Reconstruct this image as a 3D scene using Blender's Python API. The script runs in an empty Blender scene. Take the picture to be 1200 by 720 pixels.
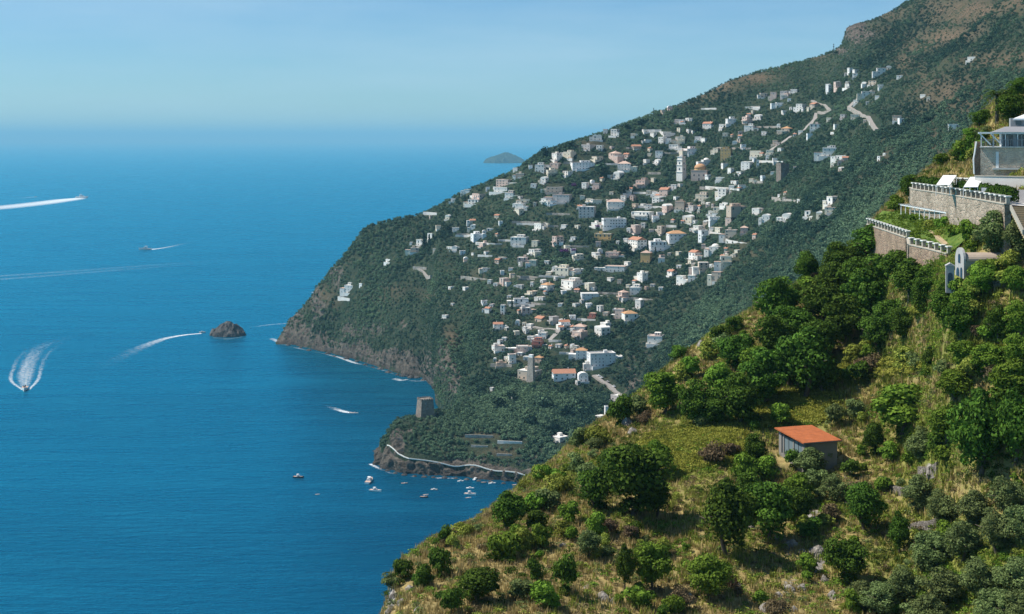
import bpy, bmesh, math, random
import numpy as np
from mathutils import Vector, Matrix
from mathutils.bvhtree import BVHTree

F = 1648.0; CU = 600.0; CV = 162.0; H = 270.0
SC = bpy.context.scene
COL = SC.collection
R = random.Random(7)
NR = np.random.default_rng(11)

# ------------------------------------------------------------------ noise
def _hash(ix, iy, iz, seed):
    with np.errstate(over='ignore'):
        h = (ix.astype(np.int64) * 374761393 + iy.astype(np.int64) * 668265263 + iz.astype(np.int64) * 2147483647 + seed * 974711) & 0x7fffffff
        h = ((h ^ (h >> 13)) * 1274126177) & 0x7fffffff
        h = ((h ^ (h >> 16)) * 668265263) & 0x7fffffff
        h = h ^ (h >> 15)
    return (h & 0xfffff) / float(0xfffff)

def vnoise(p, seed=0):
    i = np.floor(p); f = p - i; f = f * f * (3 - 2 * f)
    i = i.astype(np.int64); r = 0
    for dx in (0, 1):
        for dy in (0, 1):
            for dz in (0, 1):
                w = (f[:, 0] if dx else 1 - f[:, 0]) * (f[:, 1] if dy else 1 - f[:, 1]) * (f[:, 2] if dz else 1 - f[:, 2])
                r = r + w * _hash(i[:, 0] + dx, i[:, 1] + dy, i[:, 2] + dz, seed)
    return r * 2 - 1

def fbm(p, scale, octs=4, seed=0, gain=0.5):
    p = np.asarray(p, float) / scale; a = 1.0; s = 0; t = 0
    for k in range(octs):
        s = s + a * vnoise(p, seed + k * 17); t += a; a *= gain; p = p * 2.03 + 13.7
    return s / t

def ridged(p, scale, octs=4, seed=0):
    p = np.asarray(p, float) / scale; a = 1.0; s = 0; t = 0
    for k in range(octs):
        s = s + a * (1 - np.abs(vnoise(p, seed + k * 31)) * 2); t += a; a *= 0.5; p = p * 2.1 + 7.3
    return s / t

# ------------------------------------------------------------------ linking and tagging
def link(o, parent=None):
    COL.objects.link(o)
    if parent is not None: o.parent = parent
    return o

def tag(o, label=None, cat=None, group=None, kind=None):
    if cat and 'wall' in cat: kind = 'thing'
    if label: o['label'] = label
    if cat: o['category'] = cat
    if group: o['group'] = group
    if kind: o['kind'] = kind
    return o

def empty(name, loc, rz=0.0, label=None, cat=None, group=None):
    o = bpy.data.objects.new(name, None); o.empty_display_size = 0.5
    o.location = loc; o.rotation_euler = (0, 0, rz)
    link(o); return tag(o, label, cat, group)

def mesh_np(name, verts, faces, mats=(), midx=None, attrs=None, smooth=False):
    """verts (N,3), faces (M,3) or (M,4) array -> mesh datablock"""
    me = bpy.data.meshes.new(name)
    verts = np.ascontiguousarray(verts, np.float32); faces = np.ascontiguousarray(faces, np.int32)
    k = faces.shape[1]
    me.vertices.add(len(verts)); me.vertices.foreach_set('co', verts.ravel())
    me.loops.add(faces.size); me.loops.foreach_set('vertex_index', faces.ravel())
    me.polygons.add(len(faces)); me.polygons.foreach_set('loop_start', np.arange(0, faces.size, k, dtype=np.int32))
    for m in mats: me.materials.append(m)
    if midx is not None: me.polygons.foreach_set('material_index', np.ascontiguousarray(midx, np.int32))
    me.polygons.foreach_set('use_smooth', np.full(len(faces), smooth, dtype=bool))
    for an, (dom, arr) in (attrs or {}).items():
        a = me.attributes.new(an, 'FLOAT', dom); a.data.foreach_set('value', np.ascontiguousarray(arr, np.float32))
    me.update(calc_edges=True); me.validate()
    return me

class MB:
    """collects shapes, then links them as ONE mesh object"""
    def __init__(s): s.v = []; s.f = []; s.m = []
    def face(s, pts, m=0):
        n = len(s.v); s.v += [tuple(p) for p in pts]; s.f.append(tuple(range(n, n + len(pts)))); s.m.append(m)
    def box(s, x0, x1, y0, y1, z0, z1, m=0, mat=None):
        c = [Vector((x, y, z)) for z in (z0, z1) for y in (y0, y1) for x in (x0, x1)]
        if mat is not None: c = [mat @ p for p in c]
        n = len(s.v); s.v += [tuple(p) for p in c]
        for q in ((0, 2, 3, 1), (4, 5, 7, 6), (0, 1, 5, 4), (2, 6, 7, 3), (0, 4, 6, 2), (1, 3, 7, 5)):
            s.f.append(tuple(n + i for i in q)); s.m.append(m)
    def tube(s, pts, rad, n=7, m=0, cap=True):
        base = len(s.v); pts = [Vector(p) for p in pts]; rs = rad if hasattr(rad, '__len__') else [rad] * len(pts)
        for i, p in enumerate(pts):
            d = (pts[min(i + 1, len(pts) - 1)] - pts[max(i - 1, 0)]).normalized()
            a = d.orthogonal().normalized(); b = d.cross(a)
            for k in range(n):
                t = 2 * math.pi * k / n; s.v.append(tuple(p + (a * math.cos(t) + b * math.sin(t)) * rs[i]))
        for i in range(len(pts) - 1):
            for k in range(n):
                s.f.append((base + i * n + k, base + i * n + (k + 1) % n, base + (i + 1) * n + (k + 1) % n, base + (i + 1) * n + k)); s.m.append(m)
        if cap:
            s.f.append(tuple(base + k for k in reversed(range(n)))); s.m.append(m)
            s.f.append(tuple(base + (len(pts) - 1) * n + k for k in range(n))); s.m.append(m)
    def prism(s, poly, z0, z1, m=0):
        n = len(poly); b = len(s.v)
        s.v += [(p[0], p[1], z0) for p in poly] + [(p[0], p[1], z1) for p in poly]
        s.f.append(tuple(b + i for i in reversed(range(n)))); s.m.append(m)
        s.f.append(tuple(b + n + i for i in range(n))); s.m.append(m)
        for i in range(n):
            j = (i + 1) % n; s.f.append((b + i, b + j, b + n + j, b + n + i)); s.m.append(m)
    def mesh(s, name, mats, smooth=False):
        me = bpy.data.meshes.new(name); me.from_pydata(s.v, [], s.f)
        for m in (mats if isinstance(mats, (list, tuple)) else [mats]): me.materials.append(m)
        for p, i in zip(me.polygons, s.m): p.material_index = i; p.use_smooth = smooth
        me.update(); return me
    def build(s, name, mats, parent=None, smooth=False, loc=None, bevel=0):
        o = bpy.data.objects.new(name, s.mesh(name, mats, smooth)); link(o, parent)
        if loc is not None: o.location = loc
        if bevel:
            bm = bmesh.new(); bm.from_mesh(o.data); bmesh.ops.remove_doubles(bm, verts=bm.verts, dist=1e-4)
            bmesh.ops.bevel(bm, geom=list(bm.edges), offset=bevel, segments=2, affect='EDGES', clamp_overlap=True)
            bm.to_mesh(o.data); bm.free()
        return o

# ------------------------------------------------------------------ materials
class NT:
    def __init__(s, name):
        s.m = bpy.data.materials.new(name); s.m.use_nodes = True; s.t = s.m.node_tree; s.t.nodes.clear()
        s.out = s.n('ShaderNodeOutputMaterial')
    def n(s, typ, **kw):
        nd = s.t.nodes.new(typ)
        for k, v in kw.items():
            if hasattr(nd, k): setattr(nd, k, v)
        return nd
    def l(s, a, b): s.t.links.new(a, b)
    def pos(s):
        g = s.n('ShaderNodeNewGeometry'); return g.outputs['Position']
    def objc(s):
        g = s.n('ShaderNodeTexCoord'); return g.outputs['Object']
    def scale(s, vec, sc):
        m = s.n('ShaderNodeMapping'); s.l(vec, m.inputs[0]); m.inputs['Scale'].default_value = sc; return m.outputs[0]
    def noise(s, vec, scale, detail=4, rough=0.55):
        n = s.n('ShaderNodeTexNoise'); s.l(vec, n.inputs['Vector']); n.inputs['Scale'].default_value = scale
        n.inputs['Detail'].default_value = detail; n.inputs['Roughness'].default_value = rough; return n.outputs[0]
    def ramp(s, fac, stops, interp='LINEAR'):
        r = s.n('ShaderNodeValToRGB'); r.color_ramp.interpolation = interp; e = r.color_ramp.elements
        while len(e) < len(stops): e.new(0.5)
        for el, (p, c) in zip(e, stops):
            el.position = p; el.color = (*c, 1) if len(c) == 3 else c
        s.l(fac, r.inputs[0]); return r.outputs[0]
    def mrange(s, val, a, b, c=0.0, d=1.0):
        m = s.n('ShaderNodeMapRange'); s.l(val, m.inputs[0])
        for i, x in zip((1, 2, 3, 4), (a, b, c, d)): m.inputs[i].default_value = x
        return m.outputs[0]
    def math(s, op, a, b=None):
        m = s.n('ShaderNodeMath', operation=op)
        for i, x in enumerate((a, b)):
            if x is None: continue
            if isinstance(x, (int, float)): m.inputs[i].default_value = x
            else: s.l(x, m.inputs[i])
        return m.outputs[0]
    def mix(s, fac, a, b, mode='MIX'):
        m = s.n('ShaderNodeMix', data_type='RGBA', blend_type=mode)
        for i, x in ((0, fac), (6, a), (7, b)):
            if isinstance(x, (int, float)): m.inputs[i].default_value = x
            elif isinstance(x, tuple): m.inputs[i].default_value = (*x, 1)
            else: s.l(x, m.inputs[i])
        return m.outputs[2]
    def attr(s, name):
        a = s.n('ShaderNodeAttribute'); a.attribute_name = name; return a.outputs['Fac']
    def bump(s, h, strength=0.4, dist=0.1):
        b = s.n('ShaderNodeBump'); b.inputs['Strength'].default_value = strength; b.inputs['Distance'].default_value = dist
        s.l(h, b.inputs['Height']); return b.outputs[0]
    def bsdf(s, col, rough=0.8, spec=0.3, normal=None, **kw):
        b = s.n('ShaderNodeBsdfPrincipled')
        if isinstance(col, tuple): b.inputs['Base Color'].default_value = (*col, 1)
        else: s.l(col, b.inputs['Base Color'])
        if isinstance(rough, (int, float)): b.inputs['Roughness'].default_value = rough
        else: s.l(rough, b.inputs['Roughness'])
        b.inputs['Specular IOR Level'].default_value = spec
        if normal is not None: s.l(normal, b.inputs['Normal'])
        for k, v in kw.items(): b.inputs[k].default_value = v
        return b.outputs[0]
    def done(s, sh):
        s.l(sh, s.out.inputs['Surface']); return s.m

def mat_plain(name, col, rough=0.7, spec=0.3, var=0.18, scale=0.6, metallic=0.0):
    t = NT(name); n = t.noise(t.pos(), scale, 5, 0.6)
    c = t.mix(n, tuple(x * (1 - var) for x in col), tuple(min(1, x * (1 + var)) for x in col))
    return t.done(t.bsdf(c, rough, spec, Metallic=metallic))

def mat_plaster(name, col):
    t = NT(name); p = t.pos()
    n = t.noise(p, 0.5, 6, 0.65); st = t.noise(t.scale(p, (1.6, 1.6, 0.18)), 1.0, 4, 0.6)
    c = t.mix(t.mrange(n, 0.35, 0.7), col, tuple(x * 0.86 for x in col))
    c = t.mix(t.mrange(st, 0.52, 0.78, 0, 0.55), c, (col[0] * 0.62, col[1] * 0.60, col[2] * 0.56))
    oi = t.n('ShaderNodeObjectInfo')
    hv = t.n('ShaderNodeHueSaturation'); t.l(t.mrange(oi.outputs['Random'], 0, 1, 0.82, 1.08), hv.inputs['Value']); t.l(c, hv.inputs['Color'])
    return t.done(t.bsdf(hv.outputs[0], 0.85, 0.2, t.bump(t.noise(p, 6, 3), 0.2, 0.03)))

def mat_foliage(name, dark, light, trans=0.22, rough=0.6):
    t = NT(name); a = t.attr('tint'); oi = t.n('ShaderNodeObjectInfo')
    c = t.mix(a, dark, light)
    hv = t.n('ShaderNodeHueSaturation'); t.l(c, hv.inputs['Color'])
    t.l(t.mrange(oi.outputs['Random'], 0, 1, 0.485, 0.515), hv.inputs['Hue'])
    t.l(t.mrange(oi.outputs['Random'], 0, 1, 0.78, 1.25), hv.inputs['Value'])
    b = t.bsdf(hv.outputs[0], 0.8, 0.06)
    tr = t.n('ShaderNodeBsdfTranslucent'); t.l(hv.outputs[0], tr.inputs[0])
    mx = t.n('ShaderNodeMixShader'); mx.inputs[0].default_value = trans; t.l(b, mx.inputs[1]); t.l(tr.outputs[0], mx.inputs[2])
    return t.done(mx.outputs[0])

def mat_tile(name, col, per=0.35):
    t = NT(name); p = t.objc()
    w = t.n('ShaderNodeTexWave', wave_type='BANDS', bands_direction='X'); t.l(p, w.inputs['Vector']); w.inputs['Scale'].default_value = 1.0 / per; w.inputs['Distortion'].default_value = 0.6
    n = t.noise(p, 1.3, 5, 0.7)
    c = t.mix(t.mrange(n, 0.3, 0.7), tuple(x * 0.75 for x in col), tuple(min(1, x * 1.2) for x in col))
    return t.done(t.bsdf(c, 0.85, 0.2, t.bump(w.outputs['Fac'], 0.5, 0.06)))

def mat_stone(name, c1, c2, mortar, scale=1.6):
    t = NT(name); p = t.pos()
    v = t.n('ShaderNodeTexVoronoi', feature='DISTANCE_TO_EDGE'); t.l(t.scale(p, (1, 1, 1.5)), v.inputs['Vector']); v.inputs['Scale'].default_value = scale
    vc = t.n('ShaderNodeTexVoronoi'); t.l(t.scale(p, (1, 1, 1.5)), vc.inputs['Vector']); vc.inputs['Scale'].default_value = scale
    c = t.mix(t.mrange(vc.outputs['Color'], 0.2, 0.8), c1, c2)
    c = t.mix(t.mrange(v.outputs[0], 0.0, 0.06, 1, 0), c, mortar)
    n = t.noise(p, 0.35, 5, 0.65)
    c = t.mix(t.mrange(n, 0.45, 0.75, 0, 0.6), c, (0.09, 0.08, 0.05))
    return t.done(t.bsdf(c, 0.92, 0.15, t.bump(t.mrange(v.outputs[0], 0, 0.12), 0.7, 0.12)))

M = {}
PL = {'W': (0.88, 0.83, 0.75), 'B': (0.86, 0.85, 0.82), 'C': (0.80, 0.71, 0.55), 'P': (0.70, 0.52, 0.43), 'Y': (0.62, 0.42, 0.18), 'G': (0.56, 0.51, 0.47), 'T': (0.60, 0.49, 0.38), 'R': (0.50, 0.20, 0.14)}  # B is the white of W cooled for walls standing in shade
for k, c in PL.items(): M['pl' + k] = mat_plaster('plaster ' + k, c)
M['roof_white'] = mat_plaster('lime roof', (0.86, 0.82, 0.75))
M['roof_grey'] = mat_plaster('grey roof', (0.52, 0.48, 0.44))
M['roof_pink'] = mat_plaster('tiled terrace roof', (0.60, 0.42, 0.33))
M['tile'] = mat_tile('terracotta tile', (0.44, 0.21, 0.13))
M['tile_ochre'] = mat_tile('ochre tile', (0.50, 0.28, 0.14))
M['tile_orange'] = mat_tile('orange shed roof', (0.38, 0.115, 0.042), 0.9)
M['glass'] = mat_plain('window glass', (0.03, 0.045, 0.06), 0.12, 0.6, 0.2)
M['shutter'] = mat_plain('shutter green', (0.06, 0.11, 0.09), 0.6)
M['frame'] = mat_plain('white paint', (0.78, 0.77, 0.74), 0.5, var=0.06)
M['door'] = mat_plain('brown door', (0.12, 0.07, 0.04), 0.6)
M['red_cloth'] = mat_plain('red awning', (0.45, 0.06, 0.04), 0.8)
M['dark_metal'] = mat_plain('dark metal', (0.05, 0.055, 0.06), 0.5)
M['stone'] = mat_stone('rubble wall', (0.46, 0.37, 0.28), (0.30, 0.24, 0.18), (0.40, 0.33, 0.26), 1.2)
M['stone_red'] = mat_stone('brown rubble wall', (0.40, 0.28, 0.19), (0.26, 0.18, 0.13), (0.34, 0.27, 0.20), 1.5)
M['stone_far'] = mat_stone('tower masonry', (0.27, 0.22, 0.18), (0.17, 0.14, 0.12), (0.22, 0.19, 0.16), 0.6)
M['stone_pale'] = mat_stone('pale masonry', (0.46, 0.41, 0.35), (0.34, 0.30, 0.26), (0.40, 0.36, 0.31), 0.9)
M['cap'] = mat_plain('pale coping', (0.68, 0.66, 0.60), 0.8, var=0.15)
M['pillar'] = mat_plain('pillar stone', (0.40, 0.36, 0.29), 0.9, var=0.25)
M['bark'] = mat_plain('bark', (0.10, 0.08, 0.06), 0.95, var=0.35, scale=4)
M['asphalt'] = mat_plain('pale road', (0.30, 0.27, 0.24), 0.9)
M['path'] = mat_plain('earth path', (0.42, 0.31, 0.18), 0.95)
M['concrete'] = mat_plain('pale concrete', (0.62, 0.59, 0.54), 0.85, var=0.2)
FOL = {
 'dark': ((0.022, 0.048, 0.006), (0.118, 0.205, 0.026)),
 'bright': ((0.055, 0.105, 0.010), (0.19, 0.30, 0.036)),
 'olive': ((0.064, 0.090, 0.028), (0.21, 0.265, 0.090)),
 'brown': ((0.09, 0.065, 0.035), (0.21, 0.155, 0.085)),
 'yellow': ((0.120, 0.150, 0.020), (0.32, 0.35, 0.065)),
}
for k, (a, b) in FOL.items(): M['fol_' + k] = mat_foliage('foliage ' + k, a, b)
M['fol_far'] = mat_foliage('foliage far', (0.010, 0.031, 0.021), (0.130, 0.190, 0.100), 0.12)
M['fol_purple'] = mat_foliage('bougainvillea', (0.10, 0.02, 0.10), (0.22, 0.06, 0.22), 0.1)
# ------------------------------------------------------------------ camera, world, sun
def P(u, v, D): return Vector(((u - CU) * D / F, D, H - (v - CV) * D / F))
def SD(v): return H * F / (v - CV)                      # range at which a line of sight meets the water
def px(p): return (CU + F * p[0] / p[1], CV + F * (H - p[2]) / p[1])

cam = bpy.data.cameras.new('camera'); cam.sensor_width = 36; cam.lens = F / 1200 * 36; cam.shift_y = -(360 - CV) / 1200
cam.clip_start = 1; cam.clip_end = 1e6
co = bpy.data.objects.new('camera', cam); co.location = (0, 0, H); co.rotation_euler = (math.radians(90), 0, 0); link(co); SC.camera = co

SUN_AZ, SUN_EL = math.radians(-80), math.radians(53)    # azimuth from +Y, negative towards -X (the sea side)
sdir = Vector((math.sin(SUN_AZ) * math.cos(SUN_EL), math.cos(SUN_AZ) * math.cos(SUN_EL), math.sin(SUN_EL)))
sl = bpy.data.lights.new('sun', 'SUN'); sl.energy = 4.3; sl.angle = math.radians(0.5); sl.color = (1.0, 0.95, 0.87)
so = bpy.data.objects.new('sun', sl); so.rotation_euler = sdir.to_track_quat('Z', 'Y').to_euler(); so.location = (-300, 300, 900); link(so)
W = bpy.data.worlds.new('World'); SC.world = W; W.use_nodes = True
wt = W.node_tree; bg = wt.nodes['Background']
sky = wt.nodes.new('ShaderNodeTexSky'); sky.sky_type = 'NISHITA'; sky.sun_disc = False
sky.sun_elevation = SUN_EL; sky.sun_rotation = SUN_AZ; sky.altitude = 2500; sky.air_density = 1.3; sky.dust_density = 0.0; sky.ozone_density = 1.5
tint = wt.nodes.new('ShaderNodeMix'); tint.data_type = 'RGBA'; tint.blend_type = 'MULTIPLY'; tint.inputs[0].default_value = 1.0; tint.inputs[7].default_value = (0.58, 0.86, 1.12, 1)
wt.links.new(sky.outputs[0], tint.inputs[6])
# faint uneven veils of high cloud
tc = wt.nodes.new('ShaderNodeTexCoord'); mp = wt.nodes.new('ShaderNodeMapping'); mp.inputs['Scale'].default_value = (2.2, 2.2, 14.0); wt.links.new(tc.outputs['Generated'], mp.inputs[0])
cn = wt.nodes.new('ShaderNodeTexNoise'); cn.inputs['Scale'].default_value = 1.6; cn.inputs['Detail'].default_value = 6; cn.inputs['Roughness'].default_value = 0.55; wt.links.new(mp.outputs[0], cn.inputs['Vector'])
cr = wt.nodes.new('ShaderNodeMapRange'); cr.inputs[1].default_value = 0.42; cr.inputs[2].default_value = 0.75; cr.inputs[3].default_value = 0.0; cr.inputs[4].default_value = 0.4; wt.links.new(cn.outputs[0], cr.inputs[0])
veil = wt.nodes.new('ShaderNodeMix'); veil.data_type = 'RGBA'; wt.links.new(cr.outputs[0], veil.inputs[0]); wt.links.new(tint.outputs[2], veil.inputs[6]); veil.inputs[7].default_value = (5.6, 7.6, 8.8, 1)
wt.links.new(veil.outputs[2], bg.inputs[0]); bg.inputs[1].default_value = 0.066
SC.view_settings.view_transform = 'Standard'; SC.view_settings.look = 'None'; SC.view_settings.gamma = 1; SC.view_settings.exposure = 0.6
SC.view_settings.use_curve_mapping = False
cy = SC.cycles; cy.max_bounces = 5; cy.diffuse_bounces = 2; cy.glossy_bounces = 2; cy.transmission_bounces = 3; cy.transparent_max_bounces = 8; cy.volume_bounces = 0
cy.use_denoising = True
try: cy.denoiser = 'OPENIMAGEDENOISE'
except Exception: pass
cy.sample_clamp_indirect = 4

# haze: one closed box of even air round the whole scene
hb = MB(); hb.box(-320000, 320000, -4000, 640000, -40, 640)
t = NT('haze'); pv = t.n('ShaderNodeVolumePrincipled')
pv.inputs['Color'].default_value = (0.33, 0.76, 1.0, 1); pv.inputs['Density'].default_value = 4.2e-5; pv.inputs['Anisotropy'].default_value = 0.0
t.l(pv.outputs[0], t.out.inputs['Volume'])
tag(hb.build('haze', t.m), kind='stuff')

# ------------------------------------------------------------------ terrain helpers
def pchip(xk, yk, x):
    """monotone cubic through rows of yk (K, n) at xk (K,) evaluated at x (m,) -> (m, n)"""
    xk = np.asarray(xk, float); yk = np.asarray(yk, float); h = np.diff(xk)[:, None]; d = np.diff(yk, axis=0) / h
    m = np.zeros_like(yk)
    with np.errstate(divide='ignore', invalid='ignore'):
        w1 = 2 * h[1:] + h[:-1]; w2 = h[1:] + 2 * h[:-1]
        hm = (w1 + w2) / (w1 / d[:-1] + w2 / d[1:])
    m[1:-1] = np.where(d[:-1] * d[1:] > 0, hm, 0); m[0] = d[0]; m[-1] = d[-1]
    k = np.clip(np.searchsorted(xk, x, side='right') - 1, 0, len(xk) - 2)
    s = ((x - xk[k]) / h[k, 0])[:, None]; hh = h[k]
    return (2 * s**3 - 3 * s**2 + 1) * yk[k] + (s**3 - 2 * s**2 + s) * hh * m[k] + (-2 * s**3 + 3 * s**2) * yk[k + 1] + (s**3 - s**2) * hh * m[k + 1]

def terrain(cols, ustep, rows, front, back):
    """cols {u: [(v, D) ...]} -> X, Y, Z grids (nu, nrow) and t (position along the profile)"""
    us = sorted(cols); K = len(cols[us[0]])
    Dk, Zk = [], []
    for u in us:
        D = [d for v, d in cols[u]]; Z = [H - (v - CV) * d / F for v, d in cols[u]]
        fd = front(u, D, Z); bd = back(u, D, Z)
        Dk.append([a for a, b in fd] + D + [a for a, b in bd]); Zk.append([b for a, b in fd] + Z + [b for a, b in bd])
    Dk = np.array(Dk); Zk = np.array(Zk); nk = Dk.shape[1]
    uu = np.arange(us[0], us[-1] + 1e-6, ustep)
    Du = pchip(us, Dk, uu); Zu = pchip(us, Zk, uu)
    tt = np.linspace(0, nk - 1, rows)
    tr = pchip(np.arange(nk), Du.T, tt).T; tz = pchip(np.arange(nk), Zu.T, tt).T
    X = (uu[:, None] - CU) * tr / F
    return X, tr, tz, np.broadcast_to(tt[None, :], tr.shape).copy(), uu

def grid_faces(nu, nv):
    i = np.arange(nu * nv).reshape(nu, nv)
    return np.stack([i[:-1, :-1].ravel(), i[1:, :-1].ravel(), i[1:, 1:].ravel(), i[:-1, 1:].ravel()], 1)

def blobs(U, V, lst):
    out = np.zeros_like(U)
    for u, v, ru, rv, w in lst:
        out = np.maximum(out, w * np.exp(-(((U - u) / ru) ** 2 + ((V - v) / rv) ** 2)))
    return out

# ------------------------------------------------------------------ far headland
T1C = {
 318: [(470, 1800)] * 0 or [(420, 1840), (420, 1846), (420, 1852), (420, 1858), (420, 1864), (420, 1870)],
 327: [(404, 1845), (402, 1852), (400.5, 1858), (399, 1866), (398, 1874), (397, 1882)],
 345: [(405, 1831), (400, 1838), (395, 1845), (388, 1852), (381, 1862), (374, 1875)],
 380: [(412, 1780), (395, 1790), (375, 1805), (360, 1818), (345, 1835), (330, 1860)],
 405: [(419, 1731), (398, 1742), (370, 1762), (345, 1785), (322, 1812), (299, 1845)],
 432: [(426, 1685), (400, 1697), (365, 1722), (335, 1755), (300, 1800), (267, 1850)],
 470: [(438, 1612), (405, 1630), (375, 1655), (340, 1695), (295, 1760), (257, 1840)],
 500: [(445, 1572), (400, 1590), (370, 1620), (335, 1675), (290, 1750), (248, 1840)],
 515: [(478, 1408), (405, 1450), (370, 1530), (330, 1620), (280, 1730), (241, 1840)],
 530: [(500, 1316), (415, 1420), (370, 1515), (327, 1615), (277, 1727), (233, 1835)],
 545: [(488, 1250), (440, 1370), (370, 1500), (325, 1610), (275, 1725), (226, 1830)],
 560: [(490, 1230), (450, 1320), (385, 1440), (325, 1585), (270, 1710), (220, 1820)],
 600: [(490, 1230), (452, 1285), (390, 1410), (325, 1560), (265, 1690), (205, 1805)],
 640: [(490, 1230), (450, 1280), (390, 1400), (320, 1550), (250, 1700), (179, 1820)],
 700: [(490, 1230), (452, 1275), (390, 1385), (310, 1540), (230, 1710), (158, 1850)],
 765: [(490, 1165), (440, 1260), (380, 1370), (300, 1540), (215, 1720), (136, 1880)],
 820: [(460, 1130), (410, 1240), (350, 1370), (280, 1540), (195, 1730), (114, 1910)],
 850: [(430, 1110), (380, 1225), (325, 1355), (258, 1530), (178, 1725), (98, 1915)],
 890: [(400, 1090), (350, 1210), (300, 1340), (235, 1520), (160, 1720), (84, 1920)],
 950: [(350, 1050), (300, 1180), (250, 1310), (195, 1490), (135, 1700), (70, 1920)],
 984: [(320, 1030), (270, 1160), (225, 1290), (170, 1470), (115, 1680), (57, 1900)],
 996: [(310, 1022), (260, 1153), (217, 1283), (162, 1465), (106, 1675), (36, 1890)],
 1025: [(287, 1012), (237, 1143), (193, 1272), (140, 1455), (88, 1660), (22, 1885)],
 1060: [(260, 1000), (215, 1130), (170, 1260), (120, 1440), (70, 1640), (6, 1880)],
 1130: [(215, 960), (170, 1090), (125, 1220), (75, 1400), (20, 1600), (-45, 1860)],
 1200: [(165, 920), (120, 1050), (75, 1180), (25, 1360), (-30, 1570), (-100, 1850)],
 1330: [(100, 880), (55, 1010), (5, 1140), (-45, 1320), (-100, 1530), (-175, 1820)],
}
f1 = lambda u, D, Z: [(D[0] - 30, -14)] if u < 535 else [(D[0] - 90, Z[0] - 45)]
b1 = lambda u, D, Z: [(D[-1] + 0.15 * max(Z[-1], 1), 0.94 * Z[-1]), (D[-1] + 0.6 * max(Z[-1], 4), 0.52 * Z[-1]), (D[-1] + 1.5 * max(Z[-1], 10), -18)]
X, Y, Z, T, UU = terrain(T1C, 1.8, 330, f1, b1)
NU, NV = X.shape
U = np.broadcast_to(UU[:, None], X.shape).copy(); V = CV + F * (H - Z) / Y
pts = np.stack([X, Y, Z], -1).reshape(-1, 3)
nz1 = fbm(pts, 130, 5, 3).reshape(X.shape); nz2 = fbm(pts, 26, 4, 9).reshape(X.shape)
ROCK1 = [(345, 398, 22, 16, .95), (380, 405, 26, 14, .9), (415, 412, 26, 13, .9), (450, 422, 28, 15, .9), (480, 432, 24, 15, .9), (505, 445, 14, 40, .8), (520, 430, 12, 36, .65), (372, 362, 12, 24, .6), (395, 325, 10, 18, .5), (350, 380, 14, 14, .7),
         (440, 385, 26, 14, .45), (410, 385, 20, 16, .5), (1002, 38, 14, 16, 1), (1020, 45, 14, 12, .5), (985, 62, 10, 8, .7), (533, 445, 10, 30, .7), (470, 385, 30, 14, .4), (760, 420, 14, 30, .35), (740, 445, 10, 25, .5)]
DRY1 = [(885, 92, 26, 9, .9), (850, 102, 26, 8, .9), (820, 113, 26, 6, .8), (790, 124, 25, 5, .6), (1150, 12, 80, 20, 1), (1110, 40, 55, 12, 1), (1075, 55, 30, 8, .8), (1180, 75, 60, 16, .8), (1120, 115, 55, 28, .75), (1160, 130, 40, 30, .6), (1060, 75, 14, 18, .7), (1080, 95, 10, 22, .6),
        (1040, 15, 40, 10, .7), (1030, 35, 30, 8, .5), (380, 350, 22, 16, .5), (460, 345, 14, 8, .5), (640, 372, 22, 8, .4), (1065, 235, 25, 12, .35), (1095, 165, 18, 26, .55), (1040, 185, 12, 22, .4), (1010, 215, 12, 16, .4), (940, 300, 16, 14, .4), (560, 325, 18, 8, .4), (500, 350, 16, 10, .4), (690, 170, 22, 5, .4), (905, 78, 20, 6, .6), (960, 68, 18, 5, .5), (610, 420, 18, 8, .35), (880, 300, 26, 14, .35), (530, 398, 10, 14, .7), (455, 350, 20, 10, .4)]
rock = np.clip(blobs(U, V, ROCK1) * 1.15 + nz2 * 0.35, 0, 1); dry = np.clip(blobs(U, V, DRY1) + nz2 * 0.3 - 0.05, 0, 1)
edge = np.clip((6 - T) / 0.8, 0, 1) * 0.6 + 0.4           # calmer towards the skyline
edge = np.where(T > 6, 0.45, edge)
gul = ridged(np.stack([X * 1.0, Y * 0.25, Z * 0.25], -1).reshape(-1, 3), 55, 4, 21).reshape(X.shape)
crag = ridged(pts * np.array([1, 1, .55]), 26, 5, 5).reshape(X.shape); crag2 = ridged(pts, 8, 3, 45).reshape(X.shape)
Z = Z + edge * (nz1 * 9 + nz2 * 2.0 + (gul - 0.2) * 8) * np.clip((Z + 12) / 40, 0, 1) + rock * (crag - 0.2) * 8 * edge
X = X - rock * ((crag - 0.3) * 8 + (crag2 - .3) * 4); Y = Y + rock * (crag2 - .3) * 3
def finish_terrain(name, X, Y, Z, mat, **at):
    v = np.stack([X, Y, Z], -1).reshape(-1, 3); f = grid_faces(*X.shape)
    f = f[:, ::-1] if np.cross(v[f[0, 1]] - v[f[0, 0]], v[f[0, 2]] - v[f[0, 0]])[2] < 0 else f
    me = mesh_np(name, v, f, [mat], attrs={k: ('POINT', a.ravel()) for k, a in at.items()}, smooth=True)
    o = bpy.data.objects.new(name, me); link(o); tag(o, kind='structure')
    return o, BVHTree.FromPolygons([Vector(p) for p in v.tolist()], f.tolist())

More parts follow.
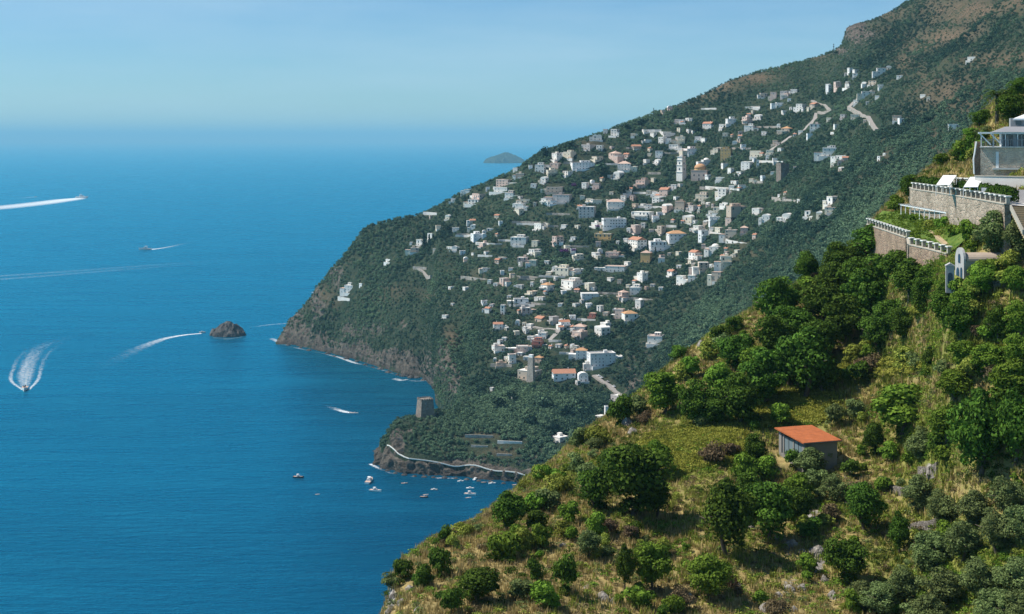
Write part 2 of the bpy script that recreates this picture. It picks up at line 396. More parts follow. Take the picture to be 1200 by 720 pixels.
t = NT('hillside'); p = t.pos()
n1 = t.noise(p, 0.03, 6, 0.65); n2 = t.noise(p, 0.16, 5, 0.7); n3 = t.noise(p, 0.012, 4, 0.5)
scrub = t.mix(t.mrange(n1, 0.35, 0.65), (0.016, 0.034, 0.020), (0.044, 0.064, 0.036))
scrub = t.mix(t.mrange(n2, 0.5, 0.72), scrub, (0.088, 0.086, 0.048))
dryc = t.mix(t.mrange(n2, 0.38, 0.62), (0.20, 0.135, 0.085), (0.105, 0.085, 0.05))
dryc = t.mix(t.mrange(n1, 0.5, 0.7, 0, 0.6), dryc, (0.06, 0.07, 0.03))
strat = t.noise(t.scale(p, (0.16, 0.16, 0.03)), 1.0, 6, 0.75)
rockc = t.ramp(t.mix(0.5, t.noise(p, 0.2, 6, 0.8), strat), [(0.36, (0.022, 0.019, 0.016)), (0.47, (0.095, 0.078, 0.062)), (0.58, (0.175, 0.148, 0.120)), (0.74, (0.30, 0.26, 0.215))])  # varied stone tones; the darkest stand in for shade in crevices
wz = t.n('ShaderNodeSeparateXYZ'); t.l(p, wz.inputs[0])
rockc = t.mix(t.mrange(t.math('ADD', wz.outputs[2], t.math('MULTIPLY', n2, 5.0)), 2.5, 8.5, 0.75, 0), rockc, (0.040, 0.036, 0.034))
c = t.mix(t.attr('dry'), scrub, dryc)
c = t.mix(t.mrange(t.math('ADD', t.attr('rock'), t.math('MULTIPLY', t.math('SUBTRACT', t.math('ADD', t.math('MULTIPLY', n2, .5), t.math('MULTIPLY', strat, .5)), 0.5), 2.6)), 0.42, 0.58), c, rockc)
MAT_HILL = t.done(t.bsdf(c, 0.95, 0.1, t.bump(t.math('ADD', t.noise(p, 0.3, 8, 0.75), t.math('MULTIPLY', strat, 1.2)), 0.9, 3.0)))
HEAD, BV1 = finish_terrain('headland_hill', X, Y, Z, MAT_HILL, rock=rock, dry=dry)
G1 = (X, Y, Z, T, U, V, rock, dry)

# ------------------------------------------------------------------ low promontory with the watchtower
T2C = {
 432: [(556, 1150), (556, 1153), (556, 1156), (556, 1159), (556, 1163)],
 441: [(548, 1160), (545, 1163), (543, 1166), (541, 1169), (540, 1172)],
 447: [(547, 1156), (540, 1159), (534, 1162), (528, 1166), (525, 1170)],
 456: [(550, 1147), (540, 1150), (528, 1156), (517, 1163), (509, 1172)],
 468: [(554, 1136), (543, 1139), (525, 1147), (508, 1158), (495, 1174)],
 490: [(556, 1129), (545, 1132), (525, 1142), (505, 1156), (490, 1180)],
 515: [(557, 1126), (545, 1130), (525, 1141), (505, 1156), (485, 1190)],
 540: [(558, 1124), (547, 1128), (527, 1140), (505, 1158), (478, 1215)],
 565: [(561, 1115), (549, 1120), (528, 1135), (503, 1160), (470, 1240)],
 600: [(565, 1104), (552, 1109), (528, 1128), (500, 1165), (458, 1268)],
 640: [(570, 1090), (556, 1096), (530, 1118), (498, 1165), (455, 1278)],
 700: [(575, 1077), (560, 1085), (530, 1110), (498, 1165), (456, 1272)],
 790: [(575, 1077), (560, 1085), (530, 1110), (498, 1160), (456, 1240)],
}
f2 = lambda u, D, Z: [(D[0] - 22, -12)]
b2 = lambda u, D, Z: [(D[-1] + 14, Z[-1] * 0.97 if u < 560 else Z[-1] - 3), (D[-1] + 45, Z[-1] * 0.35), (D[-1] + 90, -15)]
X, Y, Z, T, UU = terrain(T2C, 1.2, 190, f2, b2)
U = np.broadcast_to(UU[:, None], X.shape).copy(); V = CV + F * (H - Z) / Y
pts = np.stack([X, Y, Z], -1).reshape(-1, 3)
nz2 = fbm(pts, 22, 4, 19).reshape(X.shape); crag = ridged(pts * np.array([1, 1, .7]), 10, 5, 15).reshape(X.shape)
rock = np.clip(np.clip((10 - Z) / 4, 0, 1) + blobs(U, V, [(466, 518, 10, 18, 1), (458, 530, 10, 10, 1), (480, 508, 9, 12, .5), (590, 545, 60, 8, .45), (545, 540, 50, 6, .6), (620, 540, 30, 14, .5)]) + nz2 * 0.3, 0, 1)
dry = np.clip(blobs(U, V, [(560, 510, 28, 6, .6), (590, 530, 30, 6, .5), (600, 495, 20, 6, .3)]) + nz2 * 0.25, 0, 1)
Z = Z + (nz2 * 2.2 + rock * (crag - 0.2) * 3.6) * np.clip((Z + 8) / 12, 0, 1); X = X - rock * (crag - 0.3) * 3.4; Y = Y - rock * (crag - .3) * 3.4
PROM, BV2 = finish_terrain('promontory_hill', X, Y, Z, MAT_HILL, rock=rock, dry=dry)
G2 = (X, Y, Z, T, U, V, rock, dry)

# ------------------------------------------------------------------ near hillside
T3A = {
 280: [(4500, 96), (4300, 102), (4100, 108), (3900, 115), (3700, 123), (3600, 132)],
 360: [(2900, 98), (2700, 104), (2500, 110), (2300, 117), (2150, 125), (2050, 134)],
 410: [(1500, 101), (1380, 107), (1270, 113), (1170, 121), (1080, 130), (1000, 139)],
 436: [(1060, 103), (985, 109), (920, 116), (865, 124), (815, 133), (770, 142)],
 452: [(960, 105), (900, 112), (850, 120), (800, 128), (757, 137), (713, 146)],
 464: [(938, 105), (877, 112), (826, 120), (776, 129), (725, 140), (676, 152)],
 500: [(900, 106), (840, 115), (785, 124), (735, 134), (688, 147), (641, 162)],
 560: [(880, 108), (815, 118), (755, 129), (700, 142), (652, 157), (610, 176)],
 600: [(870, 110), (800, 121), (735, 134), (680, 148), (628, 166), (580, 190)],
 640: [(860, 112), (785, 125), (715, 139), (652, 157), (598, 178), (548, 205)],
 690: [(850, 115), (765, 131), (690, 148), (620, 168), (557, 192), (504, 218)],
 740: [(840, 118), (750, 136), (670, 155), (595, 177), (527, 202), (470, 228)],
 780: [(835, 120), (740, 140), (655, 161), (577, 184), (503, 209), (434, 236)],
 820: [(830, 122), (730, 143), (640, 165), (557, 189), (478, 215), (403, 242)],
 870: [(825, 124), (720, 147), (625, 170), (537, 194), (453, 220), (371, 248)],
 920: [(820, 126), (712, 150), (612, 174), (522, 197), (433, 222), (342, 250)],
 960: [(815, 127), (705, 152), (602, 176), (510, 199), (417, 223), (318, 251)],
 995: [(810, 128), (698, 153), (592, 177), (497, 200), (402, 223), (300, 250)],
}
T3C = {}
for u, k in T3A.items():
    (va, da), (vb, db) = k[4], k[5]
    za, zb = H - (va - CV) * da / F, H - (vb - CV) * db / F
    mids = []
    for s in (1 / 3, 2 / 3):
        d = da + (db - da) * s; z = za + (zb - za) * s; mids.append((CV + F * (H - z) / d, d))
    T3C[u] = k[:5] + mids + [k[5]]
T3C.update({
 1020: [(809, 128), (696, 153), (590, 177), (492, 200), (395, 222), (330, 236), (292, 246), (262, 256)],
 1050: [(807, 128), (694, 153), (586, 177), (486, 195), (388, 208), (320, 218), (277, 233), (231, 252)],
 1080: [(805, 128), (692, 150), (584, 171), (484, 184), (392, 194), (328, 202), (268, 222), (204, 252)],
 1120: [(810, 125), (700, 143), (590, 160), (489, 166), (402, 172), (332, 178), (281, 201), (176, 248)],
 1160: [(812, 122), (705, 138), (595, 153), (493, 161), (402, 168), (332, 175), (262, 190), (126, 250)],
 1200: [(815, 120), (708, 135), (598, 149), (496, 157), (402, 164), (327, 172), (255, 185), (96, 255)],
 1440: [(825, 110), (716, 125), (602, 137), (497, 149), (395, 159), (310, 168), (225, 179), (20, 255)],
 1300: [(820, 116), (712, 131), (600, 144), (497, 156), (397, 166), (317, 175), (237, 185), (60, 255)],
})
f3 = lambda u, D, Z: [(D[0] * 0.35, Z[0] - 30), (D[0] * 0.75, Z[0] - 8)]
def b3(u, D, Z):
    return [(D[-1] + 14, Z[-1] - 5), (D[-1] + 60, Z[-1] - 62), (D[-1] + 170, Z[-1] - 190 if Z[-1] > 200 else -20), (D[-1] + 240, -25)]
X, Y, Z, T, UU = terrain(T3C, 2.2, 420, f3, b3)
U = np.broadcast_to(UU[:, None], X.shape).copy(); V = CV + F * (H - Z) / Y
pts = np.stack([X, Y, Z], -1).reshape(-1, 3)
n1 = fbm(pts, 16, 4, 29).reshape(X.shape); n2 = fbm(pts, 3.2, 4, 33).reshape(X.shape); crag = ridged(pts, 4.5, 4, 25).reshape(X.shape)
ROCK3 = [(458, 700, 9, 34, .9), (478, 668, 10, 20, .6), (700, 640, 26, 12, .3), (705, 700, 24, 18, .5), (925, 645, 24, 14, .45), (925, 690, 20, 16, .5), (955, 660, 14, 22, .7), (950, 605, 16, 14, .5), (1000, 548, 10, 8, .5), (735, 490, 10, 12, .6), (790, 415, 12, 8, .7), (545, 605, 14, 8, .5), (1090, 550, 14, 6, .5), (820, 402, 14, 9, .4)]
rock = np.clip(blobs(U, V, ROCK3) + n1 * 0.3 - 0.02, 0, 1)
GREEN3 = [(800, 530, 70, 34, .9), (940, 480, 50, 26, .95), (1050, 420, 70, 22, .7), (1150, 400, 60, 50, .8), (700, 560, 50, 30, .3), (1100, 520, 90, 60, .6), (1130, 660, 110, 80, .55), (1130, 330, 60, 30, .8), (1000, 440, 40, 20, .7)]
green = np.clip(blobs(U, V, GREEN3) + n1 * 0.45, 0, 1)
damp = np.where(T > 8.5, 0.4, 1.0)
Z = Z + (n1 * 0.55 + n2 * 0.20) * damp + rock * (crag - 0.2) * 0.9
t = NT('slope'); p = t.pos()
a1 = t.noise(p, 0.22, 5, 0.6); a2 = t.noise(p, 1.1, 6, 0.7); a3 = t.noise(t.scale(p, (3.5, 3.5, 0.7)), 1.2, 4, 0.6)
straw = t.mix(t.mrange(a2, 0.35, 0.65), (0.23, 0.17, 0.065), (0.44, 0.34, 0.145))
straw = t.mix(t.mrange(a1, 0.45, 0.68, 0, 0.7), straw, (0.115, 0.100, 0.045))
straw = t.mix(t.mrange(a3, 0.52, 0.7, 0, 0.45), straw, (0.10, 0.08, 0.04))
gr = t.mix(t.mrange(a2, 0.35, 0.65), (0.090, 0.108, 0.020), (0.24, 0.245, 0.06))
c = t.mix(t.mrange(t.math('ADD', t.attr('green'), t.math('MULTIPLY', t.math('SUBTRACT', a2, 0.5), 1.3)), 0.1, 0.6), straw, gr)
rk = t.ramp(t.noise(p, 0.9, 6, 0.75), [(0.3, (0.08, 0.07, 0.06)), (0.47, (0.20, 0.18, 0.16)), (0.62, (0.36, 0.34, 0.31))])
c = t.mix(t.mrange(t.math('ADD', t.attr('rock'), t.math('MULTIPLY', t.math('SUBTRACT', a2, 0.5), 0.9)), 0.42, 0.56), c, rk)
MAT_SLOPE = t.done(t.bsdf(c, 0.95, 0.1, t.bump(a2, 0.7, 0.25)))
NEAR, BV3 = finish_terrain('near_hillside', X, Y, Z, MAT_SLOPE, rock=rock, green=green)
G3 = (X, Y, Z, T, U, V, rock, green)

def cast(u, v, *trees):
    d = Vector(((u - CU) / F, 1.0, -(v - CV) / F)); best = None
    for b in (trees or (BV1, BV2, BV3)):
        loc, nrm, i, dist = b.ray_cast(Vector((0, 0, H)), d)
        if loc is not None and (best is None or dist < best[1]): best = (loc, dist, nrm)
    return best[0] if best else None
def drop(x, y, *trees):
    z = None
    for b in (trees or (BV1, BV2)):
        loc, nrm, i, dist = b.ray_cast(Vector((x, y, 2000)), Vector((0, 0, -1)))
        if loc is not None and (z is None or loc.z > z): z = loc.z
    return z

# ------------------------------------------------------------------ sea
t = NT('sea'); p = t.pos()
w1 = t.noise(t.scale(p, (0.05, 0.16, 1)), 1.0, 4, 0.6); w2 = t.noise(t.scale(p, (0.35, 0.8, 1)), 1.0, 4, 0.65)
b1_ = t.noise(t.scale(p, (0.0012, 0.006, 1)), 1.0, 5, 0.6); b2_ = t.noise(t.scale(p, (0.006, 0.035, 1)), 1.0, 5, 0.62)
c = t.mix(t.mrange(b1_, 0.35, 0.65), (0.0003, 0.027, 0.074), (0.0003, 0.042, 0.100))
c = t.mix(t.mrange(b2_, 0.5, 0.72, 0, 0.45), c, (0.001, 0.075, 0.150))
hgt = t.math('ADD', t.math('MULTIPLY', w1, 1.0), t.math('MULTIPLY', w2, 0.35))
nb_ = t.bump(hgt, 0.9, 2.0)
sb = t.bsdf(c, 0.6, 0.0, nb_)
gl = t.n('ShaderNodeBsdfGlossy'); gl.inputs['Color'].default_value = (0.08, 0.82, 1.0, 1); t.l(t.mrange(b2_, 0.35, 0.7, 0.34, 0.22), gl.inputs['Roughness']); t.l(nb_, gl.inputs['Normal'])
fr = t.n('ShaderNodeFresnel'); fr.inputs['IOR'].default_value = 1.33; t.l(nb_, fr.inputs['Normal'])
mx = t.n('ShaderNodeMixShader'); t.l(fr.outputs[0], mx.inputs[0]); t.l(sb, mx.inputs[1]); t.l(gl.outputs[0], mx.inputs[2])
MAT_SEA = t.done(mx.outputs[0])
mb = MB(); mb.face([(-300000, -3000, 0), (300000, -3000, 0), (300000, 600000, 0), (-300000, 600000, 0)])
SEA = tag(mb.build('sea', MAT_SEA), kind='structure')
# ------------------------------------------------------------------ label writer
ORD = ['', 'second ', 'third ', 'fourth ', 'fifth ', 'sixth ', 'seventh ', 'eighth ', 'ninth ', 'tenth ', 'eleventh ', 'twelfth ', 'thirteenth ', 'fourteenth ', 'fifteenth ', 'sixteenth ', 'seventeenth ', 'eighteenth ', 'nineteenth ', 'twentieth ']
QUEUE = []                                     # (object, description, noun, u, v, landmark list)
def queue(o, desc, noun, u, v, marks): QUEUE.append((o, desc, noun, u, v, marks))
DIRS = ['inland of', 'below and inland of', 'just below', 'below and seaward of', 'seaward of', 'above and seaward of', 'just above', 'above and inland of']
def write_labels():
    cell = {}
    for o, desc, noun, u, v, marks in QUEUE:
        best = min(marks, key=lambda k: math.hypot(k[1] - u, k[2] - v))
        a = math.degrees(math.atan2(v - best[2], u - best[1])) % 360
        s = DIRS[int(((a + 22.5) % 360) // 45)]
        cell.setdefault((desc, noun, best[0], s), []).append((math.hypot(best[1] - u, best[2] - v), o))
    for (desc, noun, mark, s), lst in cell.items():
        lst.sort(key=lambda q: q[0])
        for i, (_, o) in enumerate(lst):
            if len(lst) == 1: o['label'] = f'{desc} {noun} {s} the {mark}'
            else: o['label'] = f'{desc} {noun}, {ORD[i] if i else "first "}{s} the {mark}'
FAR_MARKS = [('bell tower', 798, 198), ('orange domed church', 819, 200), ('curved hotel', 703, 418), ('stone watchtower', 497, 478), ('pale slab tower', 620, 432),
  ('long shaded block', 721, 260), ('ochre hipped house', 756, 298), ('cliff villa', 408, 336), ('ruined tower', 920, 200), ('lone woodland house', 972, 176),
  ('orange roofed pale house', 795, 275), ('radio mast', 766, 134), ('round roofed villa', 731, 194), ('long ochre house', 706, 277), ('shaded house by the wood', 662, 438),
  ('villa at the ridge end', 588, 220), ('many windowed house', 588, 362), ('white orange roofed house', 740, 370), ('highest white block', 970, 104), ('grey cliff', 1002, 42),
  ('shore walkway', 520, 545), ('yellow ridge house', 850, 178), ('ruined terrace walls', 490, 318), ('car lined road', 712, 452)]
NEAR_MARKS = [('orange roofed shed', 945, 522), ('small white chapel', 1143, 312), ('hillside villa', 1172, 170), ('lower garden wall', 1080, 305), ('vine terrace', 820, 525), ('cliff edge', 470, 690),
  ('dry stone wall', 1057, 572), ('tallest dark tree on the slope', 850, 600), ('big bright fig tree', 1058, 480), ('dense dark tree by the headland', 745, 556), ('upper vine terrace', 940, 478), ('pale rocks in the grass', 955, 655), ('dark tree at the brow', 912, 358), ('yellow shrub by the brow', 655, 560), ('olive grove', 1130, 680)]

# ------------------------------------------------------------------ foliage meshes
def leaf_cloud(rng, lobes, n_per, size, jit=0.5, low=-0.55, shell=(0.72, 1.05)):
    """leaf sized faces on the shells of a set of lobes [(centre, radius xyz)] -> verts, quads, tint"""
    C = np.array([l[0] for l in lobes], float); Rr = np.array([l[1] for l in lobes], float); n = len(lobes) * n_per
    idx = np.repeat(np.arange(len(lobes)), n_per)
    d = rng.normal(size=(n, 3)); d /= np.linalg.norm(d, axis=1)[:, None]; d[:, 2] = np.where(d[:, 2] < low, -d[:, 2], d[:, 2])
    p = C[idx] + d * Rr[idx] * rng.uniform(*shell, size=(n, 1))
    nn = d + rng.normal(size=(n, 3)) * jit; nn /= np.linalg.norm(nn, axis=1)[:, None]
    a = np.cross(nn, rng.normal(size=(n, 3))); a /= np.linalg.norm(a, axis=1)[:, None]; b = np.cross(nn, a)
    s = size * rng.uniform(0.6, 1.35, size=(n, 1)); r = 0.62
    v = np.stack([p - a * s, p - b * s * r, p + a * s, p + b * s * r], 1).reshape(-1, 3)
    f = np.arange(n * 4).reshape(n, 4)
    lt = rng.uniform(-0.22, 0.22, size=len(lobes))[idx]
    tint = np.clip(0.45 + lt + rng.normal(size=n) * 0.2, 0, 1)
    return v, f, tint

def crown_lobes(rng, n, w, h, z0, lobe):
    """lobes filling an uneven crown of width w, height h, its underside at z0"""
    out = []
    for i in range(n):
        while True:
            q = rng.uniform(-1, 1, 3)
            if 0.25 < np.linalg.norm(q) < 1: break
        q *= rng.uniform(0.75, 1.0) if rng.random() < 0.75 else 0.5
        taper = 1 - 0.25 * max(q[2], 0) - 0.25 * max(-q[2], 0)
        c = np.array([q[0] * (w / 2 - lobe * 0.7) * taper, q[1] * (w / 2 - lobe * 0.7) * taper, z0 + h / 2 + q[2] * (h / 2 - lobe * 0.6)])
        rr = lobe * rng.uniform(0.6, 1.25)
        out.append((c, (rr, rr, rr * rng.uniform(0.6, 0.95))))
    return out

def leaf_mesh(name, mat, cloud):
    v, f, tint = cloud
    return mesh_np(name, v, f, [mat], attrs={'tint': ('FACE', tint)})

def trunk_mesh(rng, h, rad, w, name='trunk'):
    mb = MB(); top = Vector((rng.uniform(-.12, .12) * w, rng.uniform(-.12, .12) * w, h))
    mid = top * 0.5 + Vector((rng.uniform(-.08, .08) * w, rng.uniform(-.08, .08) * w, 0))
    mb.tube([(0, 0, -0.8), (0, 0, 0.05 * h), mid, top], [rad * 1.35, rad * 1.05, rad * 0.8, rad * 0.45], 8)
    for i in range(5):
        a = i * 1.257 + rng.uniform(-.3, .3); s = mid.lerp(top, rng.uniform(0, 0.8))
        e = s + Vector((math.cos(a) * w * 0.34, math.sin(a) * w * 0.34, h * rng.uniform(.25, .5)))
        mb.tube([s, s.lerp(e, .5) + Vector((0, 0, .05 * h)), e], [rad * .5, rad * .35, rad * .12], 5)
    return mb.mesh(name, M['bark'], True)

# nominal sizes in metres: near trees 6 wide x 6.5 high, near shrubs 2.4 x 1.8
TREE_W, TREE_H, SHR_W, SHR_H = 6.0, 6.5, 2.4, 1.8
TREES = {}; SHRUBS = {}; TRUNKS = []
rng = np.random.default_rng(5)
for k in range(3): TRUNKS.append(trunk_mesh(rng, 3.2, 0.22, TREE_W))
for kind in ('dark', 'bright', 'olive'):
    TREES[kind] = []
    for k in range(4):
        n = {'dark': 52, 'bright': 46, 'olive': 48}[kind]; lr = {'dark': 1.15, 'bright': 1.2, 'olive': 1.0}[kind]
        lob = crown_lobes(rng, n, TREE_W, TREE_H - 0.1, 0.1, lr)
        TREES[kind].append(leaf_mesh('crown', M['fol_' + kind], leaf_cloud(rng, lob, 190, {'dark': .17, 'bright': .20, 'olive': .14}[kind])))
for kind in FOL:
    SHRUBS[kind] = []
    for k in range(4):
        lob = crown_lobes(rng, 15, SHR_W, SHR_H + 0.35, -0.35, 0.52)
        SHRUBS[kind].append(leaf_mesh('shrub', M['fol_' + kind], leaf_cloud(rng, lob, 120, {'bright': .12, 'brown': .085}.get(kind, .10), low=-0.2)))

def merge_clouds(protos, P_, S_, Rz, shade, pick):
    """copies of small leaf clouds merged into one set of verts / faces / tint (for what nobody could count)"""
    vs, fs, ts = [], [], []; off = 0
    for k, (v, f, tn) in enumerate(protos):
        m = np.where(pick == k)[0]
        if not len(m): continue
        c, s = np.cos(Rz[m]), np.sin(Rz[m])
        x = v[None, :, 0] * c[:, None] - v[None, :, 1] * s[:, None]; y = v[None, :, 0] * s[:, None] + v[None, :, 1] * c[:, None]
        vv = np.stack([x * S_[m, 0:1], y * S_[m, 0:1], v[None, :, 2] * S_[m, 1:2]], -1) + P_[m][:, None, :]
        nv = v.shape[0]
        ff = f[None] + (np.arange(len(m)) * nv)[:, None, None] + off
        vs.append(vv.reshape(-1, 3)); fs.append(ff.reshape(-1, f.shape[1])); ts.append(np.clip(tn[None] + shade[m][:, None], 0, 1).ravel()); off += len(m) * nv
    return np.concatenate(vs), np.concatenate(fs), np.concatenate(ts)

# ------------------------------------------------------------------ houses of the village
def window_mesh():
    mb = MB(); mb.box(-.5, .5, -.06, .05, 0, 1.5, 0); mb.box(-.62, -.5, -.09, .05, -.1, 1.6, 1); mb.box(.5, .62, -.09, .05, -.1, 1.6, 1)
    return mb.mesh('window', [M['glass'], M['frame']])
def shut_mesh():
    mb = MB(); mb.box(-.45, .45, -.05, .05, 0, 1.5, 0); mb.box(-.95, -.45, -.09, .05, 0, 1.5, 1); mb.box(.45, .95, -.09, .05, 0, 1.5, 1)
    return mb.mesh('window', [M['glass'], M['shutter']])
def arch_mesh():
    mb = MB(); q = [(-.7, 0), (.7, 0)] + [(.7 * math.cos(a), 1.6 + .7 * math.sin(a)) for a in np.linspace(0, math.pi, 8)]
    n = len(q); mb.face([(x, -.05, z) for x, z in q]); mb.face([(x, .05, z) for x, z in reversed(q)])
    for i in range(n): j = (i + 1) % n; mb.face([(q[j][0], -.05, q[j][1]), (q[i][0], -.05, q[i][1]), (q[i][0], .05, q[i][1]), (q[j][0], .05, q[j][1])])
    return mb.mesh('arch_opening', [M['glass']])
def door_mesh():
    mb = MB(); mb.box(-.5, .5, -.06, .05, 0, 2.1, 0); mb.box(-.6, -.5, -.08, .05, 0, 2.2, 1); mb.box(.5, .6, -.08, .05, 0, 2.2, 1); mb.box(-.6, .6, -.08, .05, 2.2, 2.3, 1)
    return mb.mesh('door', [M['door'], M['frame']])
WIN, SHUT, ARCH, DOOR = window_mesh(), shut_mesh(), arch_mesh(), door_mesh()
def put(me, name, parent, loc, rz=0.0, sc=(1, 1, 1)):
    o = bpy.data.objects.new(name, me); o.location = loc; o.rotation_euler = (0, 0, rz); o.scale = sc; return link(o, parent)

def wall_windows(root, w, d, h, z0, y0, r, dense=1.0, arches=False):
    """openings on the front (-y) and both side walls of a block w x d x h whose front is at y0"""
    st = max(1, int(round(h / 3.1))); sh = h / st
    nb = max(1, int(w / (4.0 / dense))); ns = max(1, int(d / 4.2))
    kindm = SHUT if r.random() < 0.35 else WIN
    for s in range(st):
        z = z0 + s * sh + 0.95
        for b in range(nb):
            if r.random() < 0.25: continue
            x = -w / 2 + w * (b + .5) / nb
            if s == 0 and b == nb // 2: put(DOOR, 'door', root, (x, y0, z0 + s * sh + 0.02), 0, (1.1, 1, 1.05)); continue
            if arches and s == (st - 1): put(ARCH, 'arch_opening', root, (x, y0, z - .75), 0, (1.15, 1, 1.05))
            else: put(kindm, 'window', root, (x + r.uniform(-.3, .3), y0, z), 0, (.8, 1, .75))
        for b in range(ns):
            y = y0 + d * (b + .5) / ns
            if r.random() < 0.6: put(kindm, 'window', root, (-w / 2, y, z), -math.pi / 2)
            if r.random() < 0.45: put(kindm, 'window', root, (w / 2, y, z), math.pi / 2)

def roof_flat(root, w, d, z, y0, mat, r, wall_mat):
    mb = MB(); o = .18; mb.box(-w / 2 - o, w / 2 + o, y0 - o, y0 + d + o, z, z + .22)
    rf = mb.build('roof', mat, root)
    pr = MB(); t_ = .22; ph = r.choice([.45, .7, .95])
    pr.box(-w / 2, w / 2, y0, y0 + t_, z + .22, z + ph); pr.box(-w / 2, w / 2, y0 + d - t_, y0 + d, z + .22, z + ph)
    pr.box(-w / 2, -w / 2 + t_, y0 + t_, y0 + d - t_, z + .22, z + ph); pr.box(w / 2 - t_, w / 2, y0 + t_, y0 + d - t_, z + .22, z + ph)
    pr.build('parapet', wall_mat, rf)
    if w > 9 and r.random() < .55:
        sx = r.uniform(-w / 4, w / 4); hh = MB(); hh.box(sx - 1.6, sx + 1.6, y0 + d * .45, y0 + d * .45 + 3, z + .22, z + 2.5); hh.box(sx - 1.75, sx + 1.75, y0 + d * .45 - .15, y0 + d * .45 + 3.15, z + 2.5, z + 2.65)
        hh.build('stair_head', wall_mat, rf)
def roof_pitched(root, w, d, z, y0, mat, hip, wall_mat, r):
    o = .4; x0, x1, ya, yb = -w / 2 - o, w / 2 + o, y0 - o, y0 + d + o; rh = min(w, d) * .22 + .3; mb = MB()
    ins = min(w, d) / 2 + o if hip else 0.0
    ym = (ya + yb) / 2
    if w >= d or not hip:
        a, b = (x0 + ins, ym, z + rh), (x1 - ins, ym, z + rh)
        if a[0] > b[0]: a = b = (0, ym, z + rh)
        mb.face([(x0, ya, z), (x1, ya, z), b, a] if a != b else [(x0, ya, z), (x1, ya, z), a]); mb.face([(x1, yb, z), (x0, yb, z), a, b] if a != b else [(x1, yb, z), (x0, yb, z), a])
        mb.face([(x0, yb, z), (x0, ya, z), a]); mb.face([(x1, ya, z), (x1, yb, z), b])
    else:
        a, b = (0, ya + ins, z + rh), (0, yb - ins, z + rh)
        if a[1] > b[1]: a = b = (0, ym, z + rh)
        mb.face([(x0, ya, z), (x1, ya, z), a]); mb.face([(x1, yb, z), (x0, yb, z), b])
        mb.face([(x0, yb, z), (x0, ya, z), a, b] if a != b else [(x0, yb, z), (x0, ya, z), a]); mb.face([(x1, ya, z), (x1, yb, z), b, a] if a != b else [(x1, ya, z), (x1, yb, z), a])
    mb.face([(x0, yb, z), (x1, yb, z), (x1, ya, z), (x0, ya, z)])
    rf = mb.build('roof', mat, root)
    c = MB(); cx = r.uniform(-w / 4, w / 4); c.box(cx - .3, cx + .3, ym + .4, ym + 1, z + rh * .3, z + rh + .9); c.box(cx - .38, cx + .38, ym + .32, ym + 1.08, z + rh + .9, z + rh + 1.02); c.build('chimney', wall_mat, rf)
def roof_vault(root, w, d, z, y0, mat, n=1):
    mb = MB(); cw = w / n
    for k in range(n):
        x0 = -w / 2 + k * cw; seg = 10; ring = [(x0 + cw / 2 - cw / 2 * math.cos(t_), z + cw * .3 * math.sin(t_)) for t_ in np.linspace(0, math.pi, seg)]
        for i in range(seg - 1):
            (xa, za), (xb, zb) = ring[i], ring[i + 1]; mb.face([(xb, y0 - .1, zb), (xa, y0 - .1, za), (xa, y0 + d + .1, za), (xb, y0 + d + .1, zb)])
        mb.face([(x, y0 - .1, zz) for x, zz in ring]); mb.face([(x, y0 + d + .1, zz) for x, zz in reversed(ring)])
    mb.build('roof', mat, root)
def roof_dome(root, w, d, z, y0, mat):
    mb = MB(); mb.box(-w / 2 - .15, w / 2 + .15, y0 - .15, y0 + d + .15, z, z + .3); rr = min(w, d) * .4; cy_ = y0 + d / 2; prev = None
    for i in range(7):
        e = math.pi / 2 * i / 6; ring = [(rr * math.cos(e) * math.cos(a), cy_ + rr * math.cos(e) * math.sin(a), z + .3 + rr * .7 * math.sin(e)) for a in np.linspace(0, 2 * math.pi, 14, endpoint=False)]
        if prev:
            for j in range(14): k = (j + 1) % 14; mb.face([prev[j], prev[k], ring[k], ring[j]])
        prev = ring
    mb.build('roof', mat, root)

